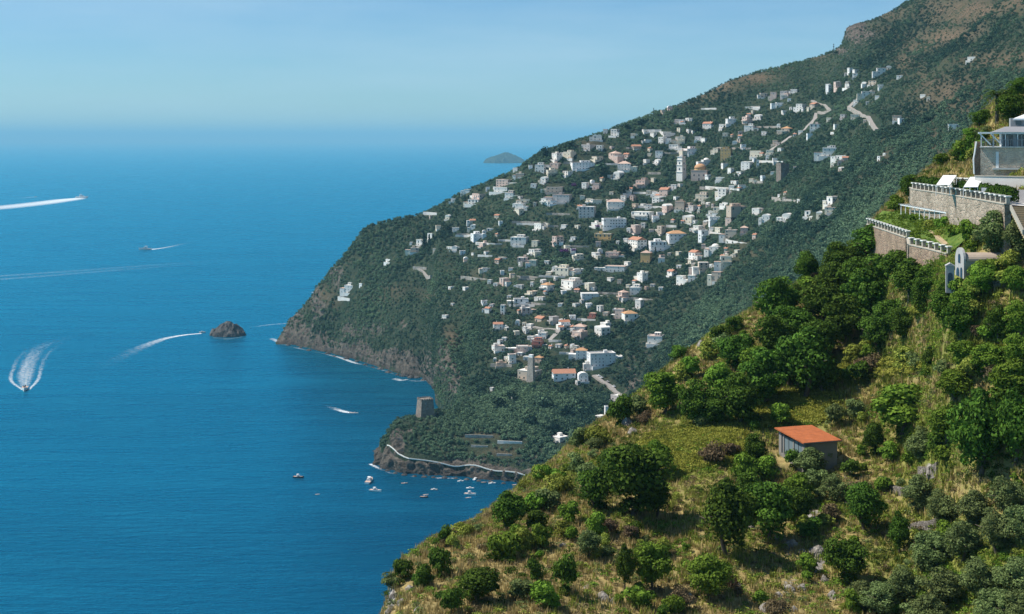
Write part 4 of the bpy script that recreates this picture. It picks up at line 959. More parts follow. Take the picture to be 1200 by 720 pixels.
for k, (u, v, w) in enumerate([(384, 415, 7), (418, 424, 6), (446, 433, 8), (474, 441, 12), (488, 443, 9), (496, 446, 7), (338, 405, 6), (352, 408, 5), (362, 411, 7), (392, 418, 5), (406, 421, 8), (428, 428, 6), (437, 431, 5), (455, 437, 8), (466, 440, 6), (482, 443, 10), (447, 549, 6), (454, 552, 7), (463, 555, 6), (474, 557, 8), (486, 558.5, 6), (497, 559.5, 7), (508, 560, 6), (521, 560.5, 8), (534, 561, 6), (547, 562.5, 7), (561, 564, 6), (575, 565.5, 7), (590, 567, 6)]):
    p = P(u, v, SD(v)); s = p.y / F; o = bpy.data.objects.new('shore_rock', crag_mesh('shore_rock', w * s, w * s * .8, w * s * .35, MAT_ROCK, 40 + k, 26)); o.location = (p.x, p.y, -.2); link(o); tag(o, None, 'rock', 'rocks at the waterline'); queue(o, 'dark wet' if w < 8 else 'large dark', 'rock in the surf', u, v, FAR_MARKS)

# ------------------------------------------------------------------ foam and wakes lying on the water
def foam_mat(name, lo, hi, strength=1.0):
    t = NT(name); p = t.pos(); n = t.noise(p, .22, 6, .7); n2 = t.noise(p, .9, 4, .7)
    f = t.math('MULTIPLY', t.attr('foam'), strength)
    a = t.math('ADD', f, t.math('MULTIPLY', t.math('SUBTRACT', t.math('ADD', t.math('MULTIPLY', n, .65), t.math('MULTIPLY', n2, .35)), .5), 2.4))
    a = t.mrange(a, lo, hi, 0, .88); a = t.math('MULTIPLY', a, t.mrange(t.attr('foam'), 0, .25))
    b = t.bsdf((.80, .86, .88), .8, .2); tr = t.n('ShaderNodeBsdfTransparent'); mx = t.n('ShaderNodeMixShader'); t.l(a, mx.inputs[0]); t.l(tr.outputs[0], mx.inputs[1]); t.l(b, mx.inputs[2])
    return t.done(mx.outputs[0])
M['foam'] = foam_mat('foam', .45, 1.25); M['foam_thin'] = foam_mat('thin foam', .45, 1.3, .8)
def wake(pl, ws, amp, name='boat_wake', mat='foam', z=.12):
    """pl: picture points from the boat backwards; ws: widths in metres; amp: foam strength along it"""
    c = [P(u, v, SD(v)) for u, v in pl]; xs = np.cumsum([0] + [(b - a).length for a, b in zip(c, c[1:])]); n = 60; s = np.linspace(0, xs[-1], n)
    cx = pchip(xs, np.array([[q.x, q.y] for q in c]), s); wd = np.interp(s, xs, ws); am = np.interp(s, xs, amp); v, f, fo = [], [], []
    for i in range(n):
        d = cx[min(i + 1, n - 1)] - cx[max(i - 1, 0)]; d = d / np.linalg.norm(d); sd = np.array([-d[1], d[0]])
        for j, k in enumerate((-1, -.75, -.4, 0, .4, .75, 1)):
            q = cx[i] + sd * k * wd[i] / 2; v.append((q[0], q[1], z)); fo.append(am[i] * (1 - abs(k) ** 2.2))
    o = bpy.data.objects.new(name, mesh_np(name, np.array(v), grid_faces(n, 7), [M[mat]], attrs={'foam': ('POINT', np.array(fo))})); link(o); tag(o, kind='stuff'); return o
wake([(97, 232), (80, 234), (50, 238), (0, 243.5), (-90, 251)], [60, 170, 210, 250, 270], [1.3, 1.2, 1.1, 1.0, .8]); wake([(41, 231), (8, 234)], [80, 60], [.8, .3], mat='foam_thin')
wake([(174, 293), (190, 291), (210, 287), (235, 281)], [26, 24, 26, 26], [1.2, .8, .5, .15])
wake([(26, 457), (13, 446), (15, 434), (24, 418), (42, 404), (72, 393)], [4, 7, 9, 13, 24, 40], [1.0, .8, .6, .45, .3, .05]); wake([(28, 455), (30, 440), (36, 422), (52, 405), (80, 395), (125, 387)], [16, 28, 30, 36, 56, 60], [.85, 1.0, .85, .6, .4, .05], mat='foam_thin'); wake([(30, 456), (31, 443), (37, 425), (52, 408), (80, 396)], [4, 6, 8, 13, 28], [1.1, .75, .55, .35, .05])
wake([(34, 457), (44, 446), (48, 432), (57, 414), (76, 400), (114, 388)], [4, 7, 9, 13, 26, 44], [1.0, .8, .6, .45, .3, .05])
wake([(236, 391), (215, 393), (190, 398), (160, 410), (125, 428), (100, 452)], [8, 12, 20, 36, 56, 70], [1.3, 1.15, .85, .5, .3, .05])
wake([(366, 377), (340, 379), (315, 381), (292, 384)], [14, 12, 14, 14], [.8, .8, .75, .5], mat='foam_thin'); wake([(417, 485), (405, 483), (392, 479), (376, 473)], [4, 11, 13, 13], [1.3, 1.1, .6, .1])
wake([(365, 343), (372, 342.5), (380, 341)], [10, 12, 12], [.9, .8, .5])
for a in ([(-20, 329), (60, 323), (160, 315), (265, 307)], [(-20, 325), (70, 319), (180, 311), (300, 303), (390, 297)]): wake(a, [60, 70, 70, 60, 40][:len(a)], [.66, .6, .55, .3, .15][:len(a)], mat='foam_thin')
def surf(pl, w, amp): wake(pl, [w * .8] * len(pl), [a * .8 for a in amp], 'shore_foam', 'foam', .18)
surf([(318, 397), (327, 401), (337, 405.5)], 16, [.9, 1.2, .5]); surf([(337, 406), (352, 409), (366, 412), (384, 416)], 9, [.4, .9, .4, .7]); surf([(384, 416), (400, 420), (414, 425), (424, 428)], 11, [.7, 1.1, 1.2, .5]); surf([(424, 428), (445, 433), (462, 439)], 8, [.5, .8, .6]); surf([(462, 444), (470, 446), (478, 445)], 16, [.9, 1.1, .7]); surf([(478, 446), (490, 447), (503, 446), (508, 452)], 9, [.7, .8, .9, .6])
surf([(434, 544), (441, 548), (450, 552)], 7, [1.2, 1.1, .5]); surf([(450, 552), (458, 555), (466, 557)], 5, [.5, .8, .2]); surf([(476, 558), (484, 559), (490, 559.5)], 4, [.3, .7, .2]); surf([(500, 560), (515, 560.5), (532, 561), (542, 561.5)], 4.5, [.3, .9, .9, .3]); surf([(560, 563.5), (572, 565), (580, 566)], 4, [.2, .6, .2]); surf([(250, 396), (266, 397.5), (284, 395)], 7, [.7, .8, .7])
# ------------------------------------------------------------------ boats
def boat(u, v, wpx, head, kind, desc, hullm='frame'):
    D = SD(v); s = D / F; hd = math.radians(head); L = max(3.0, wpx * s / max(.35, abs(math.cos(hd)) + .25 * abs(math.sin(hd)))); B = L * .3
    p = P(u, v, D); r = empty('boat' if kind != 'ferry' else 'ferry', (p.x, p.y, 0), hd, None, 'boat' if kind != 'ferry' else 'ferry', 'boats on the water')
    k = L / 8; n = 9; mb = MB(); rows = []
    for i in range(n):
        q = i / (n - 1); x = -L / 2 + L * q; hw = B / 2 * (1 - max(0, q - .45) ** 2 * 3.2); hw = max(hw, .04); fb = (.75 + .45 * q * q) * k * 1.15
        rows.append([(x, -hw, fb), (x - .02 * L * q, -hw * .8, .15 * k), (x - .04 * L * q, 0, -.35 * k), (x - .02 * L * q, hw * .8, .15 * k), (x, hw, fb)])
    for a, b in zip(rows, rows[1:]):
        for i in range(4): mb.face([a[i], a[i + 1], b[i + 1], b[i]])
    mb.face(rows[0]); mb.build('hull', M[hullm], r)
    dk = MB()
    for a, b in zip(rows, rows[1:]): dk.face([(a[0][0], a[0][1] * .96, a[0][2] - .12 * k), (a[4][0], a[4][1] * .96, a[4][2] - .12 * k), (b[4][0], b[4][1] * .96, b[4][2] - .12 * k), (b[0][0], b[0][1] * .96, b[0][2] - .12 * k)][::-1])
    dk.build('deck', M['roof_pink'] if kind in ('yacht', 'open') else M['frame'], r)
    if kind in ('yacht', 'ferry', 'cruiser'):
        c = MB(); x0, x1 = -.18 * L, .2 * L; z0, z1 = .7 * k, 1.75 * k; lo = [(x0, -.36 * B, z0), (x1, -.3 * B, z0), (x1, .3 * B, z0), (x0, .36 * B, z0)]; hi = [(x0, -.32 * B, z1), (x1 - .1 * L, -.25 * B, z1), (x1 - .1 * L, .25 * B, z1), (x0, .32 * B, z1)]
        for i in range(4): j = (i + 1) % 4; c.face([lo[i], lo[j], hi[j], hi[i]])
        c.face(hi); c.build('cabin', M['frame'], r)
        w_ = MB(); w_.box(x0 + .05 * L, x1 - .09 * L, -.345 * B, .345 * B, 1.15 * k, 1.5 * k); w_.build('windscreen', M['glass'], r)
        if kind != 'cruiser': f = MB(); f.box(x0, x0 + .2 * L, -.3 * B, .3 * B, 2.3 * k, 2.42 * k); [f.tube([(x, y, 1.7 * k), (x, y, 2.35 * k)], .05 * k, 5) for x in (x0 + .1, x0 + .18 * L) for y in (-.25 * B, .25 * B)]; f.build('canopy', M['frame'], r)
    else:
        c = MB(); c.box(-.02 * L, .1 * L, -.2 * B, .2 * B, .6 * k, 1.35 * k); c.build('console', M['frame'], r)
        w_ = MB(); w_.box(.08 * L, .1 * L + .03, -.22 * B, .22 * B, 1.35 * k, 1.75 * k); w_.build('windscreen', M['glass'], r)
        m = MB(); m.box(-L / 2 - .28 * k, -L / 2 + .05, -.2 * k, .2 * k, .2 * k, 1.25 * k); m.build('outboard_motor', M['dark_metal'], r)
        for x in (-.3, -.12): q = MB(); q.box(x * L, x * L + .07 * L, -.36 * B, .36 * B, .55 * k, .85 * k); q.build('bench', M['roof_pink'], r)
    tag(r, desc)
boat(96, 232.3, 15, 175 - 170, 'ferry', 'white passenger ferry with a long straight wake far offshore'); boat(42, 231, 3, 5, 'cruiser', 'tiny boat ahead of a thin wake beyond the ferry')
boat(170, 293, 15, 184, 'yacht', 'white yacht under way in the middle of the bay'); boat(29, 457, 12, -75, 'open', 'speedboat throwing up three curved streaks of white wake'); boat(237, 390, 8, 12, 'cruiser', 'motorboat heading for the rocky islet with a curved wake')
boat(415, 485, 11, -14, 'open', 'small motorboat under way off the headland trailing short foam'); boat(350, 560, 14, -18, 'yacht', 'dark hulled yacht lying alone on the open bay', 'dark_metal'); boat(372, 580, 6, 10, 'open', 'tiny white dinghy drifting near the dark hulled yacht')
boat(433, 565, 9, 80, 'yacht', 'white yacht lying above a larger one off the promontory tip'); boat(440, 576, 16, -22, 'yacht', 'larger white yacht, lower of the two off the promontory tip'); boat(474, 567, 8, 8, 'open', 'faint low boat anchored just off the promontory wall', 'roof_grey')
boat(497, 583, 10, -5, 'open', 'dark boat rafted against a small white one', 'dark_metal'); boat(499, 580.5, 7, 8, 'open', 'small white boat rafted behind a dark one'); boat(509, 574.5, 9, -14, 'cruiser', 'grey white cruiser anchored between the rafted pair and the shore', 'roof_grey')
boat(514, 561, 4, 0, 'open', 'tiny tender moored close under the walkway'); boat(540, 564.5, 8, 10, 'cruiser', 'white cruiser moored under the middle of the walkway'); boat(551, 580, 15, -16, 'yacht', 'big white yacht, lowest of those moored in the cove'); boat(549, 584, 7, 5, 'open', 'small tender lying alongside the big moored yacht')
boat(551, 573, 10, -12, 'cruiser', 'long white cruiser just above the big moored yacht'); boat(557, 562, 6, 70, 'cruiser', 'stubby white boat facing the walkway rocks'); boat(567, 566, 7, -4, 'open', 'teal covered boat moored in the cove', 'teal' if 'teal' in M else 'shutter'); boat(574, 562, 8, 5, 'open', 'brown decked launch behind the teal boat', 'roof_grey'); boat(577, 567, 9, 12, 'cruiser', 'white launch below the brown decked launch'); boat(604, 569, 8, 4, 'open', 'pale boat moored deepest inside the cove', 'roof_grey')
# ------------------------------------------------------------------ far trees
HX = np.array([(h[0], h[1], h[2] * .82) for h in HOUSES]); HZ = np.array([h[3:] for h in HOUSES])
def clear_of(P_, S_):
    """False for trees that would stand in a house or hide its front"""
    ok = np.ones(len(P_), bool)
    for (x, y, r), (z, h) in zip(HX, HZ):
        dx = P_[:, 0] - x; dy = P_[:, 1] - y; d = np.hypot(dx, dy)
        ok &= ~(d < r + S_[:, 0] * .45)
        front = (dy < 0) & (dy > -(r + 15)) & (np.abs(dx - x * dy / y) < r * .7 + S_[:, 0] * .2)
        ok &= ~(front & (P_[:, 2] + S_[:, 1] > z + h * .4))
    return ok
def sample_terrain(G, n, rng, tlo, thi, wfun):
    X, Y, Z, T, U, V, rock, dry = G; nu, nv = X.shape
    a = np.linalg.norm(np.cross(np.stack([X[1:, :-1] - X[:-1, :-1], Y[1:, :-1] - Y[:-1, :-1], Z[1:, :-1] - Z[:-1, :-1]], -1), np.stack([X[:-1, 1:] - X[:-1, :-1], Y[:-1, 1:] - Y[:-1, :-1], Z[:-1, 1:] - Z[:-1, :-1]], -1)), axis=-1)
    w = a * wfun(X[:-1, :-1], Y[:-1, :-1], Z[:-1, :-1], T[:-1, :-1], U[:-1, :-1], V[:-1, :-1], rock[:-1, :-1], dry[:-1, :-1])
    w = np.where((T[:-1, :-1] > tlo) & (T[:-1, :-1] < thi), w, 0).ravel(); k = rng.choice(len(w), n, p=w / w.sum()); i, j = k // (nv - 1), k % (nv - 1)
    s, q = rng.random(n), rng.random(n); f = lambda A: (A[i, j] * (1 - s) * (1 - q) + A[i + 1, j] * s * (1 - q) + A[i, j + 1] * (1 - s) * q + A[i + 1, j + 1] * s * q)
    return np.stack([f(X), f(Y), f(Z)], 1), f(U), f(V), f(dry), f(rock)
rng = np.random.default_rng(77)
def far_proto(n, lobes, low=-.4):      # unit crown: width 1, height 1
    lob = crown_lobes(rng, lobes, 1.0, 1.0, 0.0, .27); return leaf_cloud(rng, lob, n // lobes, .105, .4, low, (.8, 1.05))
FP = [far_proto(81, 9) for k in range(5)]
w1 = lambda X, Y, Z, T, U, V, rock, dry: np.clip(1.05 - rock * .6 - dry * .85, .03, 1) * np.where(Z > 6, 1, 0) * np.where((V < 560) & (U < 1215) & (V > -25), 1, .2) / np.clip(Y / 1400, .7, 2)
P1, U1, V1, d1, k1 = sample_terrain(G1, 50000, rng, .7, 7.0, w1)
w2 = lambda X, Y, Z, T, U, V, rock, dry: np.clip(1.0 - rock * .7 - dry * .8, .04, 1) * np.where(Z > 10, 1, 0) * np.where(U < 720, 1, 0)
P2, U2, V2, d2, k2 = sample_terrain(G2, 4600, rng, 1.2, 6.0, w2)
Pf = np.concatenate([P1, P2]); Uf = np.concatenate([U1, U2]); Vf = np.concatenate([V1, V2]); df = np.concatenate([d1, d2]); kf = np.concatenate([k1, k2])
patch = fbm(Pf, 60, 3, 51); big = np.clip((patch + .25) * 1.1, .0, 1)
upper = np.clip((Pf[:, 2] - 250) / 150, 0, 1)
low = np.clip(blobs(Uf, Vf, [(640, 490, 90, 40, 1), (820, 420, 60, 40, .8), (1000, 260, 80, 60, .7), (560, 470, 40, 30, .6)]), 0, 1)
sw = rng.uniform(2.8, 5.0, len(Pf)) + big * 3.6 + low * 2.6 - upper * .9 - df * 1.6 - kf * 1.2; sw = np.clip(sw, 1.5, 10)
Sf = np.stack([sw, sw * rng.uniform(.6, 1.0, len(Pf))], 1)
ok = clear_of(Pf, Sf); Pf, Uf, Vf, Sf, patch, df = Pf[ok], Uf[ok], Vf[ok], Sf[ok], patch[ok], df[ok]
Rz = rng.uniform(0, 6.28, len(Pf)); shade = np.clip(fbm(Pf, 22, 3, 61) * .35 + fbm(Pf, 95, 3, 67) * .8 + rng.normal(size=len(Pf)) * .15, -.5, .55); pick = rng.integers(0, 5, len(Pf))
Pf[:, 2] -= Sf[:, 1] * .18
app = Sf[:, 0] / Pf[:, 1] * np.where((Uf < 1180) & (Vf < 545) & (Vf > 5) & (Uf > 345), 1, 0)
# those that show largest are things of their own, picked apart from one another
order = np.argsort(-app); own = []; cellsz = {}
for i in order:
    k = (int(Uf[i] // 26), int(Vf[i] // 22))
    if cellsz.get(k, 0) >= 2: continue
    if BV3.ray_cast(Vector((0, 0, H)), Vector((Pf[i, 0], Pf[i, 1], Pf[i, 2] + Sf[i, 1] * .7 - H)))[0] is not None: continue
    cellsz[k] = cellsz.get(k, 0) + 1; own.append(i)
    if len(own) >= 262: break
mask = np.ones(len(Pf), bool); mask[own] = False
v, f, tn = merge_clouds(FP, Pf[mask], Sf[mask], Rz[mask], shade[mask], pick[mask])
o = bpy.data.objects.new('hillside_woods', mesh_np('hillside_woods', v, f, [M['fol_far']], attrs={'tint': ('FACE', tn)})); link(o); tag(o, kind='stuff')
FPM = {}
for k in range(3):
    for sh, dl in (('dark', -.22), ('green', .08), ('pale', .32)):
        v, f, tn = far_proto(192, 12); FPM[(k, sh)] = mesh_np('hillside_tree', v, f, [M['fol_far']], attrs={'tint': ('FACE', np.clip(tn + dl, 0, 1))})
for i in own:
    sh = 'dark' if shade[i] < -.08 else 'pale' if shade[i] > .2 else 'green'
    o = bpy.data.objects.new('hillside_tree', FPM[(int(pick[i]) % 3, sh)]); o.location = Pf[i]; s = Sf[i] * 1.12; o.scale = (s[0], s[0], s[1]); o.rotation_euler = (0, 0, Rz[i]); link(o)
    tag(o, None, 'tree', 'trees of the far hillside'); queue(o, {'dark': 'dark', 'pale': 'pale green', 'green': 'mid green'}[sh] + (' broad' if Sf[i, 0] > 7.5 else ' rounded'), 'tree', Uf[i], Vf[i], FAR_MARKS)
# cypresses, ridge pines, bougainvillea that can be told apart
lob = [(np.array([0, 0, z]), (.16 * (1 - z * .75) + .03,) * 2 + (.16,)) for z in np.linspace(.08, .95, 9)]
CYP = leaf_mesh('cypress', M['fol_far'], (lambda q: (q[0], q[1], q[2] * .35))(leaf_cloud(rng, lob, 34, .06, .6, -1)))
for u, vb, hp in [(497, 291, 17), (503, 290, 14), (545, 240, 11), (549, 238, 9), (508, 284, 9), (760, 262, 10), (795, 268, 9), (690, 286, 9), (826, 222, 9), (600, 362, 10), (660, 305, 9), (705, 312, 9), (768, 300, 10), (815, 262, 9)]:
    p = cast(u, vb, BV1)
    if p is None: continue
    h = hp * p.y / F; o = bpy.data.objects.new('cypress', CYP); o.location = p - Vector((0, 0, .5)); o.scale = (h * .9, h * .9, h); link(o); tag(o, None, 'cypress', 'cypresses among the houses'); queue(o, 'narrow dark pointed', 'cypress', u, vb - hp / 2, FAR_MARKS)
for u, vb, wp, hp in [(639, 183, 13, 12), (669, 174, 14, 10), (655, 178, 8, 6), (735, 152, 12, 8), (750, 146, 14, 8), (705, 206, 22, 16), (815, 155, 16, 10), (730, 228, 20, 14), (733, 298, 18, 14), (640, 480, 22, 18), (662, 490, 20, 18), (676, 478, 18, 16), (620, 500, 22, 18), (645, 508, 22, 18), (585, 480, 20, 16), (600, 470, 18, 14), (880, 62 + 22, 10, 8), (934, 74, 12, 8), (980, 64, 7, 5), (525, 270, 12, 10)]:
    p = cast(u, vb, BV1, BV2)
    if p is None: continue
    s = p.y / F; o = bpy.data.objects.new('pine_tree', FPM[(R.randrange(3), 'dark')]); o.location = p - Vector((0, 0, .8)); o.scale = (wp * s, wp * s, hp * s * 1.1); o.rotation_euler = (0, 0, R.uniform(0, 6)); link(o); tag(o, None, 'pine tree', 'dark pines of the village'); queue(o, 'very dark rounded', 'pine tree', u, vb - hp / 2, FAR_MARKS)
v, f, tn = far_proto(160, 12); BOU = mesh_np('bougainvillea', v, f, [M['fol_purple']], attrs={'tint': ('FACE', tn)})
for u, vb, wp, hp in [(662, 298, 16, 8), (673, 296, 10, 6), (673, 221, 9, 8), (700, 267, 8, 4)]:
    p = cast(u, vb, BV1); s = p.y / F; o = bpy.data.objects.new('bougainvillea', BOU); o.location = p - Vector((0, 0, .4)); o.scale = (wp * s, wp * s * .6, hp * s); link(o); tag(o, None, 'shrub', 'purple bougainvilleas'); queue(o, 'purple flowering', 'bougainvillea', u, vb, FAR_MARKS)
# ------------------------------------------------------------------ near hillside: shed, garden walls, chapel, villa
def shed():
    zr = 229.3; q_ = .957; N, Wc, E = Vector((40.8, 196, 0)) * q_, Vector((38.6, 203, 0)) * q_, Vector((45.7, 197.6, 0)) * q_
    ax = (E - N).normalized(); ay = Vector((-ax.y, ax.x, 0)); w = (E - N).length; d = (Wc - N).length; rz = math.atan2(ax.y, ax.x); z0 = 224.6
    r = empty('stone_shed', (N.x, N.y, z0), rz, 'small shed with a bright orange sheet roof on the slope', 'shed'); h = zr - z0
    mb = MB(); mb.box(0, w, 0, .25, -2, h - .05); mb.box(0, w, d - .25, d, -2, h + .3); mb.box(w - .25, w, .25, d - .25, -2, h + .1); mb.box(0, .25, .25, d - .25, -2, h - 2.6); mb.box(0, .25, .25, .7, h - 2.6, h - .05); mb.box(0, .25, 2.9, 3.2, h - 2.6, h + .02); mb.box(0, .25, 5.6, 5.9, h - 2.6, h + .1); mb.box(0, .25, d - .7, d - .25, h - 2.6, h + .15)
    mb.build('wall', M['shed_wall'], r)
    for a, b in ((.7, 2.9), (3.2, 5.6), (5.9, d - .7)):
        g = MB(); g.box(.10, .16, a, b, h - 2.6, h - .2); wn = g.build('window', M['shed_glass'], r); fr = MB(); fr.box(.06, .20, (a + b) / 2 - .04, (a + b) / 2 + .04, h - 2.6, h - .2); fr.build('mullion', M['dark_metal'], wn)
    o = .45; rf = MB(); c = [(-o, -o, h), (w + o, -o, h), (w + o, d + o, h + .5), (-o, d + o, h + .5)]; t_ = .16
    rf.face([(x, y, z + t_) for x, y, z in c]); rf.face(list(reversed(c)))
    for i in range(4): j = (i + 1) % 4; rf.face([c[i], c[j], (c[j][0], c[j][1], c[j][2] + t_), (c[i][0], c[i][1], c[i][2] + t_)])
    rf.build('roof', M['tile_orange'], r)
    g = MB(); g.tube([(-o, -o - .08, h + .05), (w + o, -o - .08, h + .05)], .07, 6); g.build('gutter', M['dark_metal'], r)
    return (N + (Wc - N) / 2 + ax * w / 2, max(w, d) * .75)
M['shed_wall'] = mat_plain('shed render', (.23, .22, .20), .9, var=.3); M['shed_glass'] = mat_plain('shed glazing', (.16, .21, .23), .3, .4, .25)
NEARB = [shed()]

def wall_thing(pts, depth, thick, mat, label, name='retaining_wall', cap=True):
    pts = [Vector(p) for p in pts]; r = empty(name, pts[0], 0, label, 'wall'); q = [p - pts[0] for p in pts]
    out = []
    for a, b in zip(q, q[1:]):
        n = max(1, int((b - a).length / 2.5)); out += [a.lerp(b, k / n) for k in range(n)]
    out.append(q[-1]); mb = MB(); ribbon(mb, out, thick, 0, 0, depth); mb.build('wall', mat, r)
    if cap: c = MB(); ribbon(c, out, thick + .16, .14, 0, .14); c.build('coping', M['pillar'], r)
    return r
def balustrade(pts, label, gap=2.7, z=.14):
    pts = [Vector(p) for p in pts]; r = empty('balustrade', pts[0], 0, label, 'balustrade'); run = []
    for a, b in zip(pts, pts[1:]):
        n = max(1, int(round((b - a).length / gap))); run += [a.lerp(b, k / n) for k in range(n)]
    run.append(pts[-1]); run = [p - pts[0] for p in run]
    pm = MB(); pm.box(-.24, .24, -.24, .24, 0, .82); pm = pm.mesh('pillar', M['pillar']); cm = MB(); cm.box(-.55, .55, -.36, .36, .82, .98); cm = cm.mesh('pillar_cap', M['cap'])
    for i, p in enumerate(run):
        s = side_of(run, i); rz = math.atan2(-s.x, s.y); k = put(pm, 'pillar', r, p + Vector((0, 0, z)), rz); put(cm, 'pillar_cap', k, (0, 0, 0))
    for hz in (.38, .68):
        b = MB(); b.tube([p + Vector((0, 0, z + hz)) for p in run], .05, 5); b.build('rail', M['dark_metal'], r)
    return r
La = [P(1018, 263.5, 247), P(1042, 269.5, 229), P(1064, 277, 214)]; Lb = [P(1068, 287, 209), P(1090, 291.5, 201), P(1112, 297.5, 192.5)]
for q, z in ((La, 254.8), (Lb, 254.1)):
    for p in q: p.z = z
wall_thing(La, 7, .7, M['stone_red'], 'upper stretch of the lower stone garden wall'); wall_thing([La[-1] + Vector((.1, -.5, -.1)), Lb[0] + Vector((0, .5, 0))], 7, .8, M['stone'], 'short stepped stone wall joining the two garden wall stretches'); wall_thing(Lb, 8, .7, M['stone_red'], 'tall brown stone wall below the garden beside the chapel')
balustrade(La, 'pale pillar balustrade along the far stretch of the lower garden'); balustrade(Lb, 'pale pillar balustrade of the lower garden close to the chapel')
Wa = [P(1071, 222, 232), P(1100, 226, 217), P(1140, 232.3, 197), P(1181, 239.5, 178.5)]
for p in Wa: p.z = 261.55
wall_thing(Wa, 6.5, .8, M['stone'], 'tall upper rubble wall under the villa terrace'); balustrade(Wa, 'pale pillar balustrade on top of the upper rubble wall')
ret = [Wa[0] + Vector((.2, .4, 0)), Wa[0] + Vector((3, 14, 0))]; wall_thing(ret, 6.5, .7, M['stone'], 'short return of the rubble wall at its far corner')
# garden sheet between the walls and paved terrace behind the upper wall
def sheet(name, A, B, mat, n=10):
    mb = MB(); A = [Vector(p) for p in A]; B = [Vector(p) for p in B]
    for i in range(len(A) - 1):
        for k in range(n):
            f0, f1 = k / n, (k + 1) / n; mb.face([A[i].lerp(B[i], f0), A[i + 1].lerp(B[i + 1], f0), A[i + 1].lerp(B[i + 1], f1), A[i].lerp(B[i], f1)])
    return tag(mb.build(name, mat), kind='structure')
t = NT('lawn'); p = t.pos(); n = t.noise(p, .7, 5, .65); M['lawn'] = t.done(t.bsdf(t.mix(t.mrange(n, .35, .65), (.045, .095, .014), (.13, .175, .035)), .95, .1, t.bump(t.noise(p, 5, 4), .7, .1)))
dz = lambda p, z: Vector((p.x, p.y, z))
LAWN = sheet('garden_lawn', [dz(p, 254.75) for p in La] + [dz(p, 254.05) for p in Lb], [dz(Wa[0], 257.3) + Vector((-1.5, 14, 0)), dz(Wa[0], 257.4) + Vector((-.4, 3, 0)), dz(Wa[0], 257.5), dz(Wa[1], 257.4), dz(Wa[2], 257.4), dz(Wa[2], 257.4) + Vector((-1.0, -4, 0))], M['lawn'])
sheet_bv = BVHTree.FromPolygons([v_.co.copy() for v_ in LAWN.data.vertices], [tuple(p_.vertices) for p_ in LAWN.data.polygons])
sheet('villa_terrace', [dz(p, 261.5) for p in Wa] + [dz(Wa[3], 261.5) + Vector((2.4, -3.6, 0))], [dz(p, 261.5) + Vector((16, 4, 0)) for p in Wa] + [dz(Wa[3], 261.5) + Vector((16, -1.5, 0))], M['concrete'], 2)
mb = MB(); gp = [P(1091, 268, 214), P(1100, 276, 205), P(1112, 286, 197)]
for q, z in zip(gp, (255.9, 255.5, 254.9)): q.z = z
ribbon(mb, gp, 1.0, .25, 0, 1); tag(mb.build('garden_path', M['path']), kind='structure')
# pergola over the far end of the lower garden
def pergola(a, b, wdt, h, label):
    a, b = Vector(a), Vector(b); d = (b - a); L = d.length; rz = math.atan2(d.y, d.x); r = empty('pergola', a, rz, label, 'pergola'); n = max(2, int(L / 2.6))
    for i in range(n + 1):
        for y in (0, wdt): m = MB(); m.tube([(L * i / n, y, -.8), (L * i / n, y, h)], .09, 6); m.build('post', M['frame'], r)
    for y in (0, wdt): m = MB(); m.box(-.3, L + .3, y - .07, y + .07, h, h + .16); m.build('beam', M['frame'], r)
    for i in range(n * 2 + 1): x = L * i / n / 2; m = MB(); m.box(x - .05, x + .05, -.4, wdt + .4, h + .16, h + .26); m.build('slat', M['frame'], r)
pergola(dz(P(1056, 253, 236), 256.6), dz(P(1128, 262, 203), 256.6), 2.2, 2.1, 'thin white pergola over the garden beds under the upper wall')
# stairs at the near end of the upper wall
def stairs():
    a = Vector((62.7, 176.5, 261.5)); r = empty('garden_stairs', a, math.radians(-88), 'tan garden stairs with white edges at the end of the upper wall', 'stairs'); n = 11; mb = MB()
    for i in range(n): mb.box(i * .36, (i + 1) * .36 + .02, 0, 1.7, -i * .26 - 1.2, -(i + 1) * .26 + .13 + i * .0001)
    mb.build('steps', M['path'], r)
    for y in (-.22, 1.7):
        s = MB(); q = [(0, .12), (n * .36, -n * .26 + .12), (n * .36, -n * .26 - .5), (0, -.5)]
        s.face([(x, y, z) for x, z in q]); s.face([(x, y + .22, z) for x, z in reversed(q)])
        for i in range(4): j = (i + 1) % 4; s.face([(q[j][0], y, q[j][1]), (q[i][0], y, q[i][1]), (q[i][0], y + .22, q[i][1]), (q[j][0], y + .22, q[j][1])])
        s.build('edge', M['pillar'], r)
stairs()
wall_thing([Vector((65.8, 175.0, 261.4)), Vector((80, 177.2, 261.4))], 7, .7, M['stone'], 'rubble wall continuing past the garden stairs')
# sun shades and furniture of the terrace
def shade(p, w, l, rz, drop_, label):
    r = empty('sunshade', p, rz, label, 'sunshade'); h = 2.6; t_ = .08
    c = MB(); q = [(0, 0, h - drop_), (w, 0, h - drop_), (w + .55 * l, l, h), (.55 * l, l, h)]; c.face([(x, y, z + t_) for x, y, z in q]); c.face(list(reversed(q)))
    for i in range(4): j = (i + 1) % 4; c.face([q[i], q[j], (q[j][0], q[j][1], q[j][2] + t_), (q[i][0], q[i][1], q[i][2] + t_)])
    c.build('canopy', M['frame'], r)
    for x, y, z in q: m = MB(); m.tube([(x, y, -.2), (x, y, z)], .05, 6); m.build('pole', M['frame'], r)
def dz2(u, v, D, z): p = P(u, v, D); p.z = z; return p
shade(dz2(1097, 208, 205, 261.8), 2.0, 4.2, .0, 1.3, 'white sloping sunshade at the outer end of the villa terrace'); shade(dz2(1129, 211, 196, 261.8), 2.0, 4.2, .0, 1.3, 'white sloping sunshade closer to the villa stairs')
